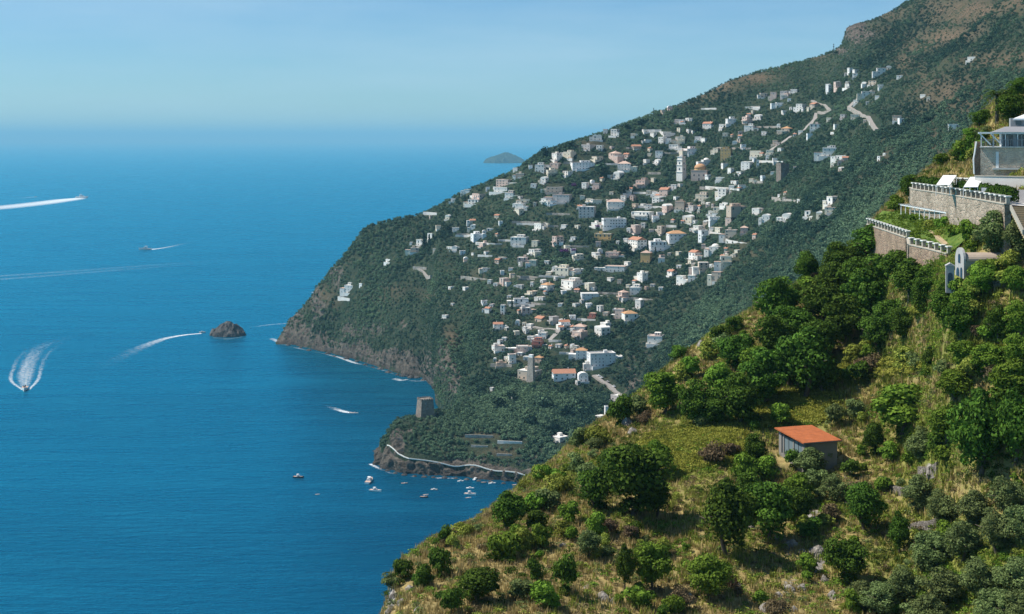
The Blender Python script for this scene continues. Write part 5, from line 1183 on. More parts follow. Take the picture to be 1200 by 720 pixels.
def parasol(p, label):
    r = empty('parasol', p, 0, label, 'parasol'); m = MB(); m.tube([(0, 0, 0), (0, 0, 2.5)], .04, 6); m.build('pole', M['frame'], r)
    c = MB(); k = 8; rr = 1.9; pts = [(rr * math.cos(2 * math.pi * i / k), rr * math.sin(2 * math.pi * i / k), 2.1) for i in range(k)]
    for i in range(k): c.face([pts[i], pts[(i + 1) % k], (0, 0, 2.75)]); c.face([(pts[i][0], pts[i][1], 1.9), (pts[(i + 1) % k][0], pts[(i + 1) % k][1], 1.9), pts[(i + 1) % k], pts[i]])
    c.build('canopy', M['frame'], r)
# villa
def villa():
    D = 203.0; s = D / F; x0 = (1149 - CU) * s; x1 = (1262 - CU) * s; Zv = lambda v: H - (v - CV) * s
    r = empty('villa', (x0, D, Zv(196)), math.radians(-17), 'hillside villa with a glazed veranda and grey roof above the garden', 'villa'); w = x1 - x0; b = Zv(196)
    hz = lambda v: Zv(v) - b; dp = 9.0
    m = MB(); m.box(0, w, 0, dp, -4, hz(173)); m.build('lower_wall', M['villa_stone'], r)
    m = MB(); m.box(-.8, -.02, .2, 2.6, -4, hz(166)); m.build('corner_wall', M['villa_brick'], r); m = MB(); m.tube([(-.85, .1, -1.0), (-.95, .1, hz(187)), (-.8, .1, hz(180)), (-.55, .1, hz(166))], .12, 6); m.build('downpipe', M['frame'], r)
    m = MB(); m.box(2.1, 2.5, -.12, -.01, -.5, hz(178)); m.build('pilaster', M['frame'], r); m = MB(); m.box(1.6, w, -.5, -.02, -.35, -.1); m.build('ledge', M['cap'], r)
    f = MB(); f.box(-.1, w, -.35, dp, hz(173), hz(172)); f.build('balcony_floor', M['cap'], r)
    rl = MB(); n = int(w / .24)
    for i in range(n): x = -.05 + i * .24; rl.box(x, x + .05, -.3, -.25, hz(172), hz(172) + .95)
    rl.box(-.1, w, -.32, -.23, hz(172) + .95, hz(172) + 1.02); rl.build('railing', M['rail_grey'], r)
    m = MB(); m.box(2.9, w, 1.2, dp, hz(172), hz(157)); m.build('veranda_wall', M['veranda'], r)
    for i in range(6): x = 3.1 + i * 1.9; g = MB(); g.box(x, x + 1.35, 1.08, 1.19, hz(171.5), hz(158.5)); gw = g.build('window', M['villa_glass'], r); fm = MB(); fm.box(x + .64, x + .71, 1.02, 1.078, hz(171.5), hz(158.5)); fm.build('frame', M['frame'], gw)
    for i in range(8): x = .1 + i * 1.65; p = MB(); p.box(x - .07, x + .07, -.2, -.06, hz(172), hz(157)); p.build('post', M['frame'], r)
    m = MB(); m.box(-.3, w, -.5, 1.6, hz(157), hz(155)); m.build('eave', M['frame'], r)
    for i, x in enumerate((-.2, 1.3)):                  # slanting white braces of the open pergola end
        br = MB(); br.tube([(x, -.35, hz(156)), (x + 1.6, -.35, hz(170))], .1, 6); br.build('brace', M['frame'], r)
    ro = MB(); z0, z1 = hz(155), hz(148.5); q0 = [(1.6, -.7, z0), (w, -.7, z0), (w, dp, z0), (1.6, dp, z0)]; q1 = [(3.6, 2.2, z1), (w, 2.2, z1), (w, dp - 2, z1), (3.6, dp - 2, z1)]
    for i in range(4): j = (i + 1) % 4; ro.face([q0[i], q0[j], q1[j], q1[i]])
    ro.face(q1); ro.face(list(reversed(q0))); ro.build('roof', M['villa_roof'], r)
    m = MB(); m.box(4.2, w, 2.8, dp - 2.4, z1, hz(138.5)); up = m.build('upper_storey', M['villa_upper'], r)
    for i in range(4): x = 4.9 + i * 1.7; g = MB(); g.box(x, x + .8, 2.7, 2.79, z1 + .25, hz(140.5)); g.build('window', M['villa_glass'], up)
    m = MB(); q0 = [(4.6, 2.4, hz(139)), (8.8, 2.4, hz(139)), (8.8, 6, hz(139)), (4.6, 6, hz(139))]; a = (6.7, 4.2, hz(132))
    for i in range(4): j = (i + 1) % 4; m.face([q0[i], q0[j], a]); m.face([(q0[i][0], q0[i][1], q0[i][2] - .25), (q0[j][0], q0[j][1], q0[j][2] - .25), q0[j], q0[i]])
    m.build('awning', M['frame'], r)
    NEARB.append((Vector((x0 + w / 2, D + 4, 0)), w * .62))
M['villa_stone'] = mat_stone('villa masonry', (.70, .58, .44), (.58, .48, .38), (.64, .54, .42), 2.2); M['villa_brick'] = mat_stone('villa brick', (.38, .24, .16), (.30, .19, .13), (.36, .30, .24), 3.0)
M['villa_glass'] = mat_plain('veranda glass', (.05, .08, .10), .08, .6); M['villa_roof'] = mat_plain('grey roof sheet', (.25, .25, .26), .7); M['villa_upper'] = mat_plaster('grey upper render', (.36, .35, .34)); M['veranda'] = mat_plaster('veranda render', (.60, .62, .62)); M['rail_grey'] = mat_plain('grey railing', (.30, .30, .31), .5)
villa()
wall_thing([dz2(1112, 200, 212, 263.0), dz2(1142, 200, 206, 263.0)], 2.5, .5, M['concrete'], 'pale low wall seaward of the villa corner'); balustrade([dz2(1112, 200, 212, 263.0), dz2(1142, 200, 206, 263.0)], 'short pillar balustrade seaward of the villa corner', 1.7)
wall_thing([dz2(1143, 197, 199, 264.6), dz2(1215, 197, 193, 264.6)], 4, .4, M['concrete'], 'pale wall running along the foot of the villa')
def glass_fence():
    a, b = dz2(1150, 205, 193, 261.5), dz2(1222, 212, 181, 261.5); d = b - a; L = d.length; r = empty('terrace_fence', a, math.atan2(d.y, d.x), 'grey panel fence along the terrace below the villa', 'fence'); n = 8
    for i in range(n):
        m = MB(); m.box(L * i / n + .06, L * (i + 1) / n - .06, -.03, .03, .1, 1.7); m.build('panel', M['rail_grey'], r)
    for i in range(n + 1): m = MB(); m.box(L * i / n - .05, L * i / n + .05, -.06, .06, -.3, 1.8); m.build('post', M['dark_metal'], r)
glass_fence()
# chapel and shrine
def chapel():
    D = 178.0; s = D / F; b = Vector(((1129 - CU) * s, D, 251.4)); r = empty('chapel', b, math.radians(3), 'small white barrel vaulted chapel with an arched front among the trees', 'chapel')
    L, w, h = 6.4, 2.7, 3.0; sid = 1.4
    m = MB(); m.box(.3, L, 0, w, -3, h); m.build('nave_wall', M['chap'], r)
    v = MB(); seg = 12; ring = [(w / 2 - (w / 2 + .15) * math.cos(a), h + (w / 2 - .1) * .8 * math.sin(a)) for a in np.linspace(0, math.pi, seg)]
    for i in range(seg - 1): (ya, za), (yb, zb) = ring[i], ring[i + 1]; v.face([(.4, ya, za), (L + .2, ya, za), (L + .2, yb, zb), (.4, yb, zb)])
    v.face([(L + .2, y, z) for y, z in ring]); v.face([(.4, y, z) for y, z in reversed(ring)]); v.build('vault_roof', M['chap_roof'], r, False)
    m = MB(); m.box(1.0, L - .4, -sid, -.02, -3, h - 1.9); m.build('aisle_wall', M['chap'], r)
    v = MB(); q = [(-sid - .2, h - 1.9), (-sid * .75, h - 1.35), (-.4, h - 1.05), (-.02, h - 1.0), (-.02, h - 1.9)]
    for i in range(4): (ya, za), (yb, zb) = q[i], q[i + 1]; v.face([(.9, ya, za), (L - .3, ya, za), (L - .3, yb, zb), (.9, yb, zb)])
    v.face([(L - .3, y, z) for y, z in q]); v.face([(.9, y, z) for y, z in reversed(q)]); v.build('aisle_roof', M['chap_roof'], r)
    f = MB(); pr = [(-.15, -1.4), (w + .15, -1.4), (w + .15, h + .3)] + [(w / 2 + (w / 2 + .1) * math.cos(a), h + .3 + 1.35 * math.sin(a)) for a in np.linspace(.25, math.pi - .25, 9)] + [(-.15, h + .3)]
    n = len(pr); f.face([(0, y, z) for y, z in reversed(pr)]); f.face([(.3, y, z) for y, z in pr])
    for i in range(n): j = (i + 1) % n; f.face([(0, pr[i][0], pr[i][1]), (0, pr[j][0], pr[j][1]), (.3, pr[j][0], pr[j][1]), (.3, pr[i][0], pr[i][1])])
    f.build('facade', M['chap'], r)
    put(ARCH, 'window', r, (-.01, w / 2, h - .3), -math.pi / 2, (.5, 1, .5)); put(ARCH, 'window', r, (-.01, w / 2 - .7, h - 2.2), -math.pi / 2, (.45, 1, .6)); put(ARCH, 'door', r, (-.01, w / 2 + .5, 0), -math.pi / 2, (.7, 1, .9))
    for x in (2.2, 4.0): put(WIN, 'window', r, (x, -sid, .1), 0, (.6, 1, .6))
    NEARB.append((b + Vector((3, 2, 0)), 5.0))
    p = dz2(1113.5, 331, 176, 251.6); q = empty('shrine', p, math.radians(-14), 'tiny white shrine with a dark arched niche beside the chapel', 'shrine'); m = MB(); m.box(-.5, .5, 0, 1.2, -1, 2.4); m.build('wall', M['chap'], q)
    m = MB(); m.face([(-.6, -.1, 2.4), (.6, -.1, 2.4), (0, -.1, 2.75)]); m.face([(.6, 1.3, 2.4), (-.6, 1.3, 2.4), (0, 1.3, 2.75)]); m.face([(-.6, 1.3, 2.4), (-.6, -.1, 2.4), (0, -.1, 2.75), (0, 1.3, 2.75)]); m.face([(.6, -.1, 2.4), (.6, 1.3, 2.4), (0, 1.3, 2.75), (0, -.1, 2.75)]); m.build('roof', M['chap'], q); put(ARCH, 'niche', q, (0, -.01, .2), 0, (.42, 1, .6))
    NEARB.append((p, 1.6))
M['chap'] = mat_plaster('shaded chapel plaster', (.44, .42, .40)); M['chap_roof'] = mat_plaster('vault plaster', (.52, .42, .33))  # chapel walls greyed to put the shade of the facade into the colour
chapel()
# dry stone walls
M['dry_stone'] = mat_stone('dry stone', (.30, .27, .23), (.18, .16, .14), (.06, .05, .04), 2.6)
for u0, v0, u1, v1, hh, lb in [(1040, 573, 1077, 571, .9, 'broken dry stone wall across the grass above the olive trees'), (1066, 622, 1106, 612, .9, 'pale dry stone wall half hidden by olive trees'), (1078, 554, 1100, 550, .9, 'dark mossy stone wall under the big trees'), (1160, 338, 1200, 336, 1.2, 'rubble wall behind the lawn bank inland of the chapel')]:
    a, b = cast(u0, v0, BV3), cast(u1, v1, BV3)
    pts = []
    for k in range(7):
        q = a.lerp(b, k / 6); z = drop(q.x, q.y, BV3); pts.append(Vector((q.x, q.y, (z if z else q.z) + hh * R.uniform(.8, 1.0))))
    wall_thing(pts, hh + .8, .6, M['dry_stone'], lb, 'dry_stone_wall', False)

# palm behind the villa
def palm():
    p = cast(1168, 146, BV3); 
    if p is None: p = P(1168, 146, 232)
    s = p.y / F; h = 36 * s; r = empty('palm_tree', p, 0, 'palm with a dark trunk rising behind the villa', 'palm tree')
    m = MB(); m.tube([(0, 0, -1), (.1, 0, h * .4), (.05, 0, h)], [.34, .28, .25], 9); m.build('trunk', M['bark'], r, True)
    V_, F_ = [], []
    for i in range(46):
        a = i * 2.4; el = R.uniform(-.5, 1.25); L = R.uniform(2.8, 3.6); prev = None; d = Vector((math.cos(a), math.sin(a), 0)); sd = Vector((-d.y, d.x, 0))
        for k in range(9):
            q = k / 8; c = Vector((0, 0, h)) + d * L * q * math.cos(el * .6) + Vector((0, 0, L * (math.sin(el) * q - 1.0 * q * q)))
            for sg in (-1, 1):
                tip = c + sd * sg * .6 * math.sin(math.pi * min(1, q + .12)) + d * .25 - Vector((0, 0, .14)); w_ = d * .12; n0 = len(V_); V_ += [c - w_, c + w_, tip + w_ * .4, tip - w_ * .4]; F_.append((n0, n0 + 1, n0 + 2, n0 + 3))
    me = mesh_np('frond_crown', np.array([tuple(q) for q in V_]), np.array(F_), [M['fol_dark']], attrs={'tint': ('FACE', NR.uniform(.2, .9, len(F_)))}); link(bpy.data.objects.new('frond_crown', me), r)
palm()

# hedge behind the upper balustrade
pts = [p + Vector((1.2, .6, 0)) for p in Wa]; lob = []
for a, b in zip(pts, pts[1:]):
    for k in range(14): q = a.lerp(b, k / 14); lob.append((np.array([q.x - pts[0].x, q.y - pts[0].y, .9 + NR.uniform(-.15, .25)]), (.8, .8, 1.15)))
o = bpy.data.objects.new('hedge', leaf_mesh('hedge', M['fol_dark'], (lambda q: (q[0], q[1], q[2] * .5))(leaf_cloud(NR, lob, 240, .2)))); o.location = pts[0]; link(o); tag(o, 'long dark clipped hedge behind the upper balustrade', 'hedge')

# ------------------------------------------------------------------ near trees and shrubs
TAKEN = []
def near_tree(u, vb, wp, hp, kind, label=None, tall=None):
    p = cast(u, vb, BV3)
    if p is None: return
    wp, hp = wp * 1.1, hp * 1.06
    s = p.y / F; W_, Hh = wp * s, hp * s
    r = empty('olive_tree' if kind == 'olive' else 'tree', p - Vector((0, 0, .15)), R.uniform(0, 6.28), label, 'tree', None if label else 'trees of the near hillside')
    o = put(R.choice(TREES[kind]), 'crown', r, (0, 0, 0), 0, (W_ / TREE_W, W_ / TREE_W, Hh / TREE_H)); put(R.choice(TRUNKS), 'trunk', r, (0, 0, 0), 0, (W_ / TREE_W, W_ / TREE_W, Hh / TREE_H))
    TAKEN.append((p.x, p.y, W_ * .42, u, vb, wp, hp))
    if not label: queue(r, ('tall ' if hp > 58 else 'small ' if hp < 38 else '') + {'dark': 'dark leafy', 'bright': 'bright green', 'olive': 'grey green'}[kind], 'olive tree' if kind == 'olive' else 'tree', u, vb - hp / 2, NEAR_MARKS)
def near_shrub(u, vb, wp, hp, kind):
    p = cast(u, vb, BV3)
    if p is None: return
    wp, hp = wp * 1.22, hp * 1.15
    s = p.y / F; W_, Hh = wp * s, hp * s; o = bpy.data.objects.new('shrub', R.choice(SHRUBS[kind])); o.location = p; o.rotation_euler = (0, 0, R.uniform(0, 6.28)); o.scale = (W_ / SHR_W, W_ / SHR_W, Hh / SHR_H); link(o)
    tag(o, None, 'shrub', 'shrubs of the near hillside'); TAKEN.append((p.x, p.y, W_ * .4, u, vb, wp, hp))
    queue(o, ('wide' if wp > 1.7 * hp else 'large' if wp > 30 else 'low' if wp < 17 else 'rounded') + ' ' + {'dark': 'dark green', 'bright': 'bright green', 'olive': 'grey green', 'brown': 'dry brown', 'yellow': 'yellow green'}[kind], 'shrub', u, vb - hp / 2, NEAR_MARKS)
near_tree(912, 392, 64, 66, 'dark', 'dark leafy tree at the brow where the slope meets the headland'); near_tree(850, 652, 72, 92, 'dark', 'tallest dark grey green tree in the middle of the slope')
near_tree(1058, 510, 84, 62, 'bright', 'big bright green fig like tree inland of the shed'); near_tree(742, 606, 92, 94, 'dark', 'dense dark tree seaward of the vine terrace at the brow')
for q in [(946, 335, 34, 44, 'dark'), (982, 328, 40, 44, 'dark'), (1020, 306, 56, 44, 'dark'), (1030, 372, 66, 72, 'dark'), (1066, 352, 60, 50, 'dark'), (966, 380, 60, 54, 'dark'), (988, 402, 52, 56, 'dark'), (1032, 414, 52, 52, 'dark'), (944, 468, 76, 86, 'dark'), (895, 476, 62, 66, 'dark'), (868, 500, 58, 62, 'dark'), (862, 432, 48, 44, 'dark'), (814, 500, 42, 54, 'dark'), (778, 486, 48, 54, 'bright'), (885, 548, 30, 40, 'dark'), (700, 600, 50, 58, 'dark'), (770, 606, 44, 50, 'dark'),
    (902, 636, 70, 74, 'dark'), (935, 618, 44, 50, 'dark'), (764, 692, 46, 60, 'bright'), (732, 690, 26, 54, 'dark'), (832, 702, 56, 54, 'bright'), (1014, 624, 52, 62, 'dark'), (1054, 648, 28, 50, 'dark'), (992, 684, 56, 58, 'dark'), (1024, 536, 30, 46, 'dark'), (1150, 560, 76, 104, 'dark'), (1190, 545, 60, 90, 'dark'), (1092, 434, 28, 30, 'dark'), (1124, 396, 42, 46, 'dark'), (1170, 402, 32, 46, 'dark'), (1084, 374, 36, 48, 'dark'), (1002, 344, 44, 46, 'dark'), (595, 622, 46, 48, 'dark'), (560, 706, 60, 44, 'dark'),
    (1188, 470, 60, 50, 'bright'), (1120, 470, 50, 40, 'bright'), (1195, 395, 40, 44, 'bright'), (1150, 346, 36, 34, 'bright'), (1190, 345, 34, 36, 'bright'), (930, 400, 50, 46, 'dark'), (1010, 395, 44, 50, 'dark'), (845, 470, 40, 46, 'bright'), (1060, 400, 40, 40, 'dark'), (1185, 145, 40, 40, 'dark'), (1150, 150, 26, 24, 'dark'), (1140, 168, 24, 20, 'bright'), (1125, 190, 26, 22, 'dark'), (1104, 196, 22, 18, 'bright'), (1068, 235, 30, 30, 'dark'), (1050, 250, 26, 22, 'bright'), (1195, 118, 30, 30, 'dark'), (1108, 380, 44, 46, 'dark'), (1128, 366, 34, 30, 'bright'), (1052, 330, 50, 40, 'dark'), (1090, 345, 40, 34, 'dark'), (905, 420, 50, 50, 'dark'), (960, 425, 56, 54, 'dark'), (975, 350, 46, 46, 'dark'), (1008, 372, 50, 50, 'dark'), (920, 372, 44, 44, 'dark'), (1045, 392, 50, 46, 'dark'), (890, 448, 50, 44, 'bright'), (925, 452, 56, 56, 'dark'), (838, 500, 44, 44, 'dark'), (965, 462, 46, 52, 'dark'), (1000, 318, 40, 36, 'dark'), (935, 590, 40, 36, 'bright'), (880, 598, 44, 44, 'dark'), (1170, 520, 56, 64, 'dark'), (1110, 520, 46, 46, 'bright'), (1160, 440, 46, 40, 'bright'), (1192, 430, 40, 40, 'bright'), (1130, 430, 40, 34, 'bright'), (720, 560, 46, 40, 'dark'), (770, 560, 40, 44, 'bright')]: near_tree(*q)
for q in [(1164, 299, 56, 52, 'olive'), (1197, 304, 50, 54, 'olive'), (1092, 672, 52, 52, 'olive'), (1128, 660, 54, 52, 'olive'), (1168, 648, 54, 52, 'olive'), (1196, 640, 48, 50, 'olive'), (1062, 712, 54, 48, 'olive'), (1108, 716, 56, 52, 'olive'), (1150, 706, 58, 52, 'olive'), (1190, 702, 56, 52, 'olive'), (1030, 722, 50, 42, 'olive'), (1104, 620, 48, 46, 'olive'), (1140, 618, 48, 44, 'olive'), (1180, 606, 48, 48, 'olive'), (1076, 600, 44, 44, 'olive'), (1010, 716, 44, 36, 'olive'), (1168, 738, 60, 50, 'olive'), (1090, 745, 60, 48, 'olive'), (948, 560, 44, 36, 'olive'), (1078, 540, 44, 36, 'olive'), (690, 655, 36, 36, 'olive'), (980, 590, 40, 34, 'olive'), (1200, 740, 56, 50, 'olive')]: near_tree(*q)
for q in [(516, 676, 28, 36, 'dark'), (473, 680, 24, 26, 'dark'), (497, 690, 26, 30, 'dark'), (529, 722, 36, 36, 'dark'), (630, 622, 32, 26, 'dark'), (632, 644, 30, 30, 'bright'), (590, 656, 42, 36, 'bright'), (612, 648, 34, 28, 'yellow'), (668, 616, 26, 28, 'bright'), (660, 696, 36, 42, 'dark'), (628, 682, 22, 28, 'dark'), (636, 712, 40, 28, 'bright'), (655, 580, 34, 28, 'yellow'), (690, 566, 36, 26, 'olive'), (640, 600, 36, 30, 'olive'), (726, 500, 34, 34, 'dark'), (745, 488, 30, 26, 'olive'), (700, 522, 36, 28, 'yellow'), (770, 440, 24, 14, 'olive'), (795, 420, 26, 16, 'dark'), (845, 404, 30, 24, 'dark'), (830, 420, 30, 20, 'yellow'), (860, 388, 22, 18, 'dark'), (800, 445, 30, 20, 'yellow'),
    (915, 500, 30, 26, 'bright'), (870, 565, 36, 34, 'bright'), (900, 562, 36, 26, 'bright'), (930, 548, 30, 20, 'dark'), (750, 712, 34, 28, 'bright'), (790, 720, 30, 24, 'bright'), (970, 545, 24, 22, 'olive'), (955, 572, 30, 26, 'olive'), (1000, 580, 24, 20, 'brown'), (975, 612, 26, 22, 'brown'), (715, 625, 24, 18, 'brown'), (738, 632, 22, 18, 'brown'), (835, 545, 34, 26, 'brown'), (855, 535, 26, 20, 'brown'), (995, 560, 26, 20, 'dark'), (1045, 540, 28, 22, 'bright'), (1110, 545, 30, 22, 'bright'), (1140, 440, 36, 26, 'yellow'), (1060, 432, 40, 26, 'yellow'), (1020, 440, 34, 26, 'brown'), (1000, 425, 30, 20, 'yellow'), (1165, 445, 30, 20, 'brown'), (980, 500, 30, 30, 'olive'), (1000, 490, 26, 24, 'olive'), (1180, 335, 40, 22, 'yellow'), (1150, 330, 40, 24, 'bright'), (1135, 372, 34, 24, 'yellow'), (1090, 275, 22, 16, 'yellow'), (1105, 270, 20, 16, 'bright'), (1075, 262, 22, 14, 'bright'), (1120, 280, 22, 20, 'bright'), (1135, 284, 26, 26, 'bright'), (1100, 282, 18, 12, 'yellow'), (1180, 196, 34, 16, 'yellow'), (1160, 196, 16, 10, 'olive'), (1160, 214, 28, 26, 'olive'), (1130, 262, 20, 14, 'bright'), (1122, 345, 26, 20, 'bright'), (1138, 350, 30, 22, 'yellow'), (1108, 345, 22, 18, 'dark'), (1160, 322, 36, 22, 'bright'), (1185, 316, 36, 22, 'yellow'), (1140, 296, 22, 14, 'bright'), (1150, 286, 24, 16, 'olive'), (1176, 292, 26, 18, 'dark'), (1060, 262, 18, 10, 'dark'), (1048, 262, 16, 9, 'bright'), (1086, 268, 16, 9, 'yellow')]: near_shrub(*q)
NSH0 = len(TAKEN)
rr = random.Random(99); nfill = 0; tries = 0
DEN = [(1120, 640, 130, 110, 'olive olive bright'), (1080, 470, 150, 90, 'bright yellow bright'), (620, 660, 150, 80, 'olive bright yellow olive brown'), (820, 620, 200, 90, 'olive bright yellow bright yellow'), (700, 560, 90, 60, 'olive yellow dark'), (1060, 330, 120, 70, 'dark bright yellow'), (900, 690, 130, 40, 'brown olive bright yellow yellow'), (1120, 190, 80, 60, 'dark yellow bright olive')]
while nfill < 180 and tries < 9000:
    tries += 1; d = rr.choice(DEN); u = rr.gauss(d[0], d[2] * .5); v = rr.gauss(d[1], d[3] * .5); hug = rr.random() < .7
    if hug: k_ = rr.choice(TAKEN); u, v = k_[3] + rr.uniform(-.75, .75) * k_[5], k_[4] + rr.uniform(-.25, .3) * k_[6]
    if not (440 < u < 1215 and 90 < v < 735): continue
    p = cast(u, v, BV3)
    if p is None or p.y > 262: continue
    if any((p - Vector((q.x, q.y, p.z))).length < rad + 1 for q, rad in NEARB) : continue
    if 895 < u < 1000 and 495 < v < 580: continue
    if 1010 < u < 1205 and 190 < v < 345: continue
    w = rr.uniform(12, 34) * rr.uniform(.7, 1.1)
    if any(math.hypot(p.x - x, p.y - y) < (r_ * .35 if hug else r_ * .8 + w * p.y / F * .3) for x, y, r_, *_ in TAKEN): continue
    if any(abs(u - a) < ra and abs(v - b) < rb for a, b, ra, rb in ((815, 525, 62, 22), (938, 478, 42, 18))): continue
    near_shrub(u, v, w, w * rr.uniform(.65, 1.0), rr.choice(d[4].split()) if rr.random() < .9 else 'dark'); nfill += 1

# rocks
for k, (u, v, w) in enumerate([(700, 652, 16), (688, 690, 12), (706, 700, 22), (720, 706, 14), (915, 632, 16), (928, 640, 22), (940, 648, 14), (906, 652, 12), (925, 690, 16), (912, 698, 12), (955, 612, 16), (968, 606, 12), (958, 650, 24), (946, 668, 18), (966, 680, 16), (940, 690, 14), (1002, 552, 14), (994, 560, 10), (1084, 556, 16), (1092, 549, 14), (735, 498, 20), (742, 508, 14), (786, 416, 14), (800, 408, 12), (822, 404, 14), (545, 606, 18), (556, 612, 12), (462, 700, 14), (470, 708, 16), (480, 690, 12), (458, 716, 14), (490, 716, 12), (690, 612, 10), (880, 620, 12), (975, 700, 18), (990, 650, 10), (1010, 560, 10), (865, 690, 14), (660, 640, 10), (808, 700, 14), (896, 715, 18), (930, 716, 12), (1070, 575, 10)]):
    p = cast(u, v, BV3)
    if p is None: continue
    s = p.y / F; o = bpy.data.objects.new('rock', crag_mesh('rock', w * s, w * s * rr.uniform(.6, 1), w * s * rr.uniform(.35, .6), M['rock_l'], 70 + k, 18)); o.location = p - Vector((0, 0, .08)); o.rotation_euler = (rr.uniform(-.3, .3), rr.uniform(-.3, .3), rr.uniform(0, 6)); link(o)
    tag(o, None, 'rock', 'limestone rocks in the grass'); queue(o, 'broad pale' if w >= 16 else 'small pale', 'rock', u, v, NEAR_MARKS)

# ------------------------------------------------------------------ grass, undergrowth, vines (nobody could count them)
def blades(rng, n, h, w, spread):
    a = rng.uniform(0, 6.28, n); r0 = rng.uniform(0, spread, n); th = rng.uniform(0, 6.28, n); bx, by = r0 * np.cos(th), r0 * np.sin(th); hh = h * rng.uniform(.6, 1.2, n); ln = rng.uniform(.15, .6, n) * h
    v = np.stack([np.stack([bx - np.sin(a) * w, by + np.cos(a) * w, np.full(n, -.08)], 1), np.stack([bx + np.sin(a) * w, by - np.cos(a) * w, np.full(n, -.08)], 1), np.stack([bx + np.cos(a) * ln, by + np.sin(a) * ln, hh], 1)], 1).reshape(-1, 3)
    return v, np.arange(n * 3).reshape(n, 3), rng.uniform(0, 1, n)
rng = np.random.default_rng(31)
wg = lambda X, Y, Z, T, U, V, rock, g: np.where((U > 425) & (U < 1330) & (V > 60) & (V < 790), 1, .05) * np.clip(1 - rock * 1.2, .02, 1)
def keep(P_, pad=0.0):
    ok = np.ones(len(P_), bool)
    for q, rad in NEARB: ok &= np.hypot(P_[:, 0] - q.x, P_[:, 1] - q.y) > rad * .8 + pad
    return ok
GP = [blades(rng, 9, .5, .05, .28) for k in range(4)]
Pg, Ug, Vg, gg, rg = sample_terrain(G3, 36000, rng, 1.5, 9.5, wg); ok = keep(Pg); Pg, gg = Pg[ok], gg[ok]
hn = fbm(Pg, 6, 3, 71); S = np.stack([rng.uniform(.8, 1.7, len(Pg))] * 2, 1) * (1 + .5 * hn[:, None]); isg = (gg + rng.normal(size=len(Pg)) * .22 + hn * .45 - np.clip((640 - Ug[ok]) / 200, 0, .4)) > .18
for nm, m, lo, hi in (('dry_grass', ~isg, (.26, .205, .075), (.56, .46, .19)), ('green_grass', isg, (.13, .165, .025), (.37, .40, .085))):
    M[nm] = mat_foliage(nm, lo, hi, .3); v, f, tn = merge_clouds(GP, Pg[m], S[m], rng.uniform(0, 6.28, m.sum()), np.clip(fbm(Pg[m], 2.5, 2, 81) * .5, -.4, .4), rng.integers(0, 4, m.sum()))
    o = bpy.data.objects.new(nm, mesh_np(nm, v, f, [M[nm]], attrs={'tint': ('FACE', tn)})); link(o); tag(o, kind='stuff')
UP = [leaf_cloud(rng, crown_lobes(rng, 5, 1, .9, -.2, .32), 13, .085, .7, -.2) for k in range(4)]
Pu, Uu, Vu, gu, ru = sample_terrain(G3, 13000, rng, 1.5, 9.5, lambda X, Y, Z, T, U, V, rock, g: wg(X, Y, Z, T, U, V, rock * .6, g) * (.45 + g)); ok = keep(Pu, .3); Pu, gu = Pu[ok], gu[ok]
cl = fbm(Pu, 9, 3, 91) + rng.normal(size=len(Pu)) * .18; su = rng.uniform(.45, 1.25, len(Pu)); S = np.stack([su * 1.2, su], 1)
lab = np.where(cl + gu * .5 > .40, 'bright', np.where(cl + gu * .4 > .10, 'yellow', np.where(cl > -.08, 'olive', np.where(cl > -.2, 'brown', 'dark'))))
for kd in ('bright', 'yellow', 'olive', 'brown', 'dark'):
    m = lab == kd
    if m.sum() < 3: continue
    v, f, tn = merge_clouds(UP, Pu[m], S[m], rng.uniform(0, 6.28, m.sum()), rng.normal(size=m.sum()) * .15, rng.integers(0, 4, m.sum()))
    o = bpy.data.objects.new('undergrowth', mesh_np('undergrowth', v, f, [M['fol_' + kd]], attrs={'tint': ('FACE', tn)})); link(o); tag(o, kind='stuff')
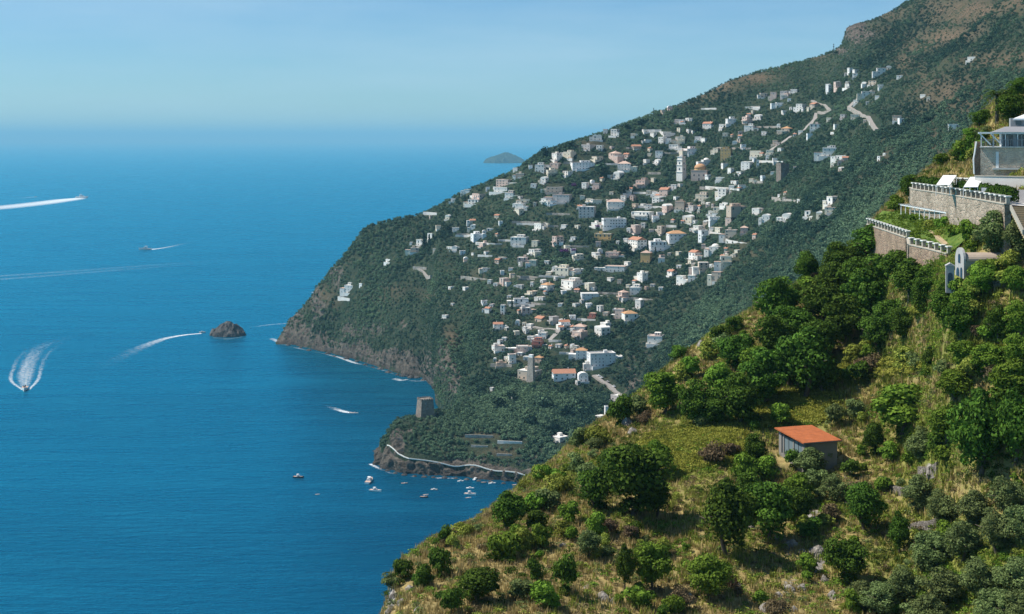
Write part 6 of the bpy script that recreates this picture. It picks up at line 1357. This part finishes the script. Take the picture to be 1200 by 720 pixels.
M['vine'] = mat_foliage('vine leaves', (.20, .23, .03), (.50, .52, .10), .3)
VP = [leaf_cloud(rng, [(np.array([0, 0, .25]), (.8, .8, .3))], 60, .11, .6, 0) for k in range(3)]
Pv = []
for a, b, ra, rb, n in ((815, 525, 66, 24, 800), (842, 505, 34, 14, 300), (780, 548, 30, 16, 260), (940, 478, 46, 20, 560), (900, 490, 30, 12, 180), (1035, 432, 50, 10, 200)):
    for k in range(n):
        th, q = rng.uniform(0, 6.28), math.sqrt(rng.random()); p = cast(a + ra * q * math.cos(th), b + rb * q * math.sin(th), BV3)
        if p is not None: Pv.append(tuple(p))
Pv = np.array(Pv); ok = keep(Pv, .2); Pv = Pv[ok]
v, f, tn = merge_clouds(VP, Pv, np.stack([rng.uniform(.8, 1.3, len(Pv)), rng.uniform(.7, 1.4, len(Pv))], 1), rng.uniform(0, 6.28, len(Pv)), rng.normal(size=len(Pv)) * .12, rng.integers(0, 3, len(Pv)))
o = bpy.data.objects.new('vine_foliage', mesh_np('vine_foliage', v, f, [M['vine']], attrs={'tint': ('FACE', tn)})); link(o); tag(o, kind='stuff')
Pl = []
for k in range(420):
    i = rng.integers(0, 5); A_ = ([dz(p, 254.8) for p in La] + [dz(p, 254.1) for p in Lb])[i]; q = A_.lerp(dz(Wa[0], 257.2) + Vector((0, rng.uniform(-22, 8), 0)), rng.uniform(.08, .9)) + Vector((0, rng.uniform(-5, 5), 0))
    h_ = sheet_bv.ray_cast(Vector((q.x, q.y, 300)), Vector((0, 0, -1)))[0]
    if h_ is not None: Pl.append(tuple(h_))
Pl = np.array(Pl); v, f, tn = merge_clouds(UP, Pl, np.stack([rng.uniform(.4, 1.0, len(Pl))] * 2, 1), rng.uniform(0, 6.28, len(Pl)), rng.normal(size=len(Pl)) * .2, rng.integers(0, 4, len(Pl)))
o = bpy.data.objects.new('garden_foliage', mesh_np('garden_foliage', v, f, [M['fol_bright']], attrs={'tint': ('FACE', tn)})); link(o); tag(o, kind='stuff')
write_labels()
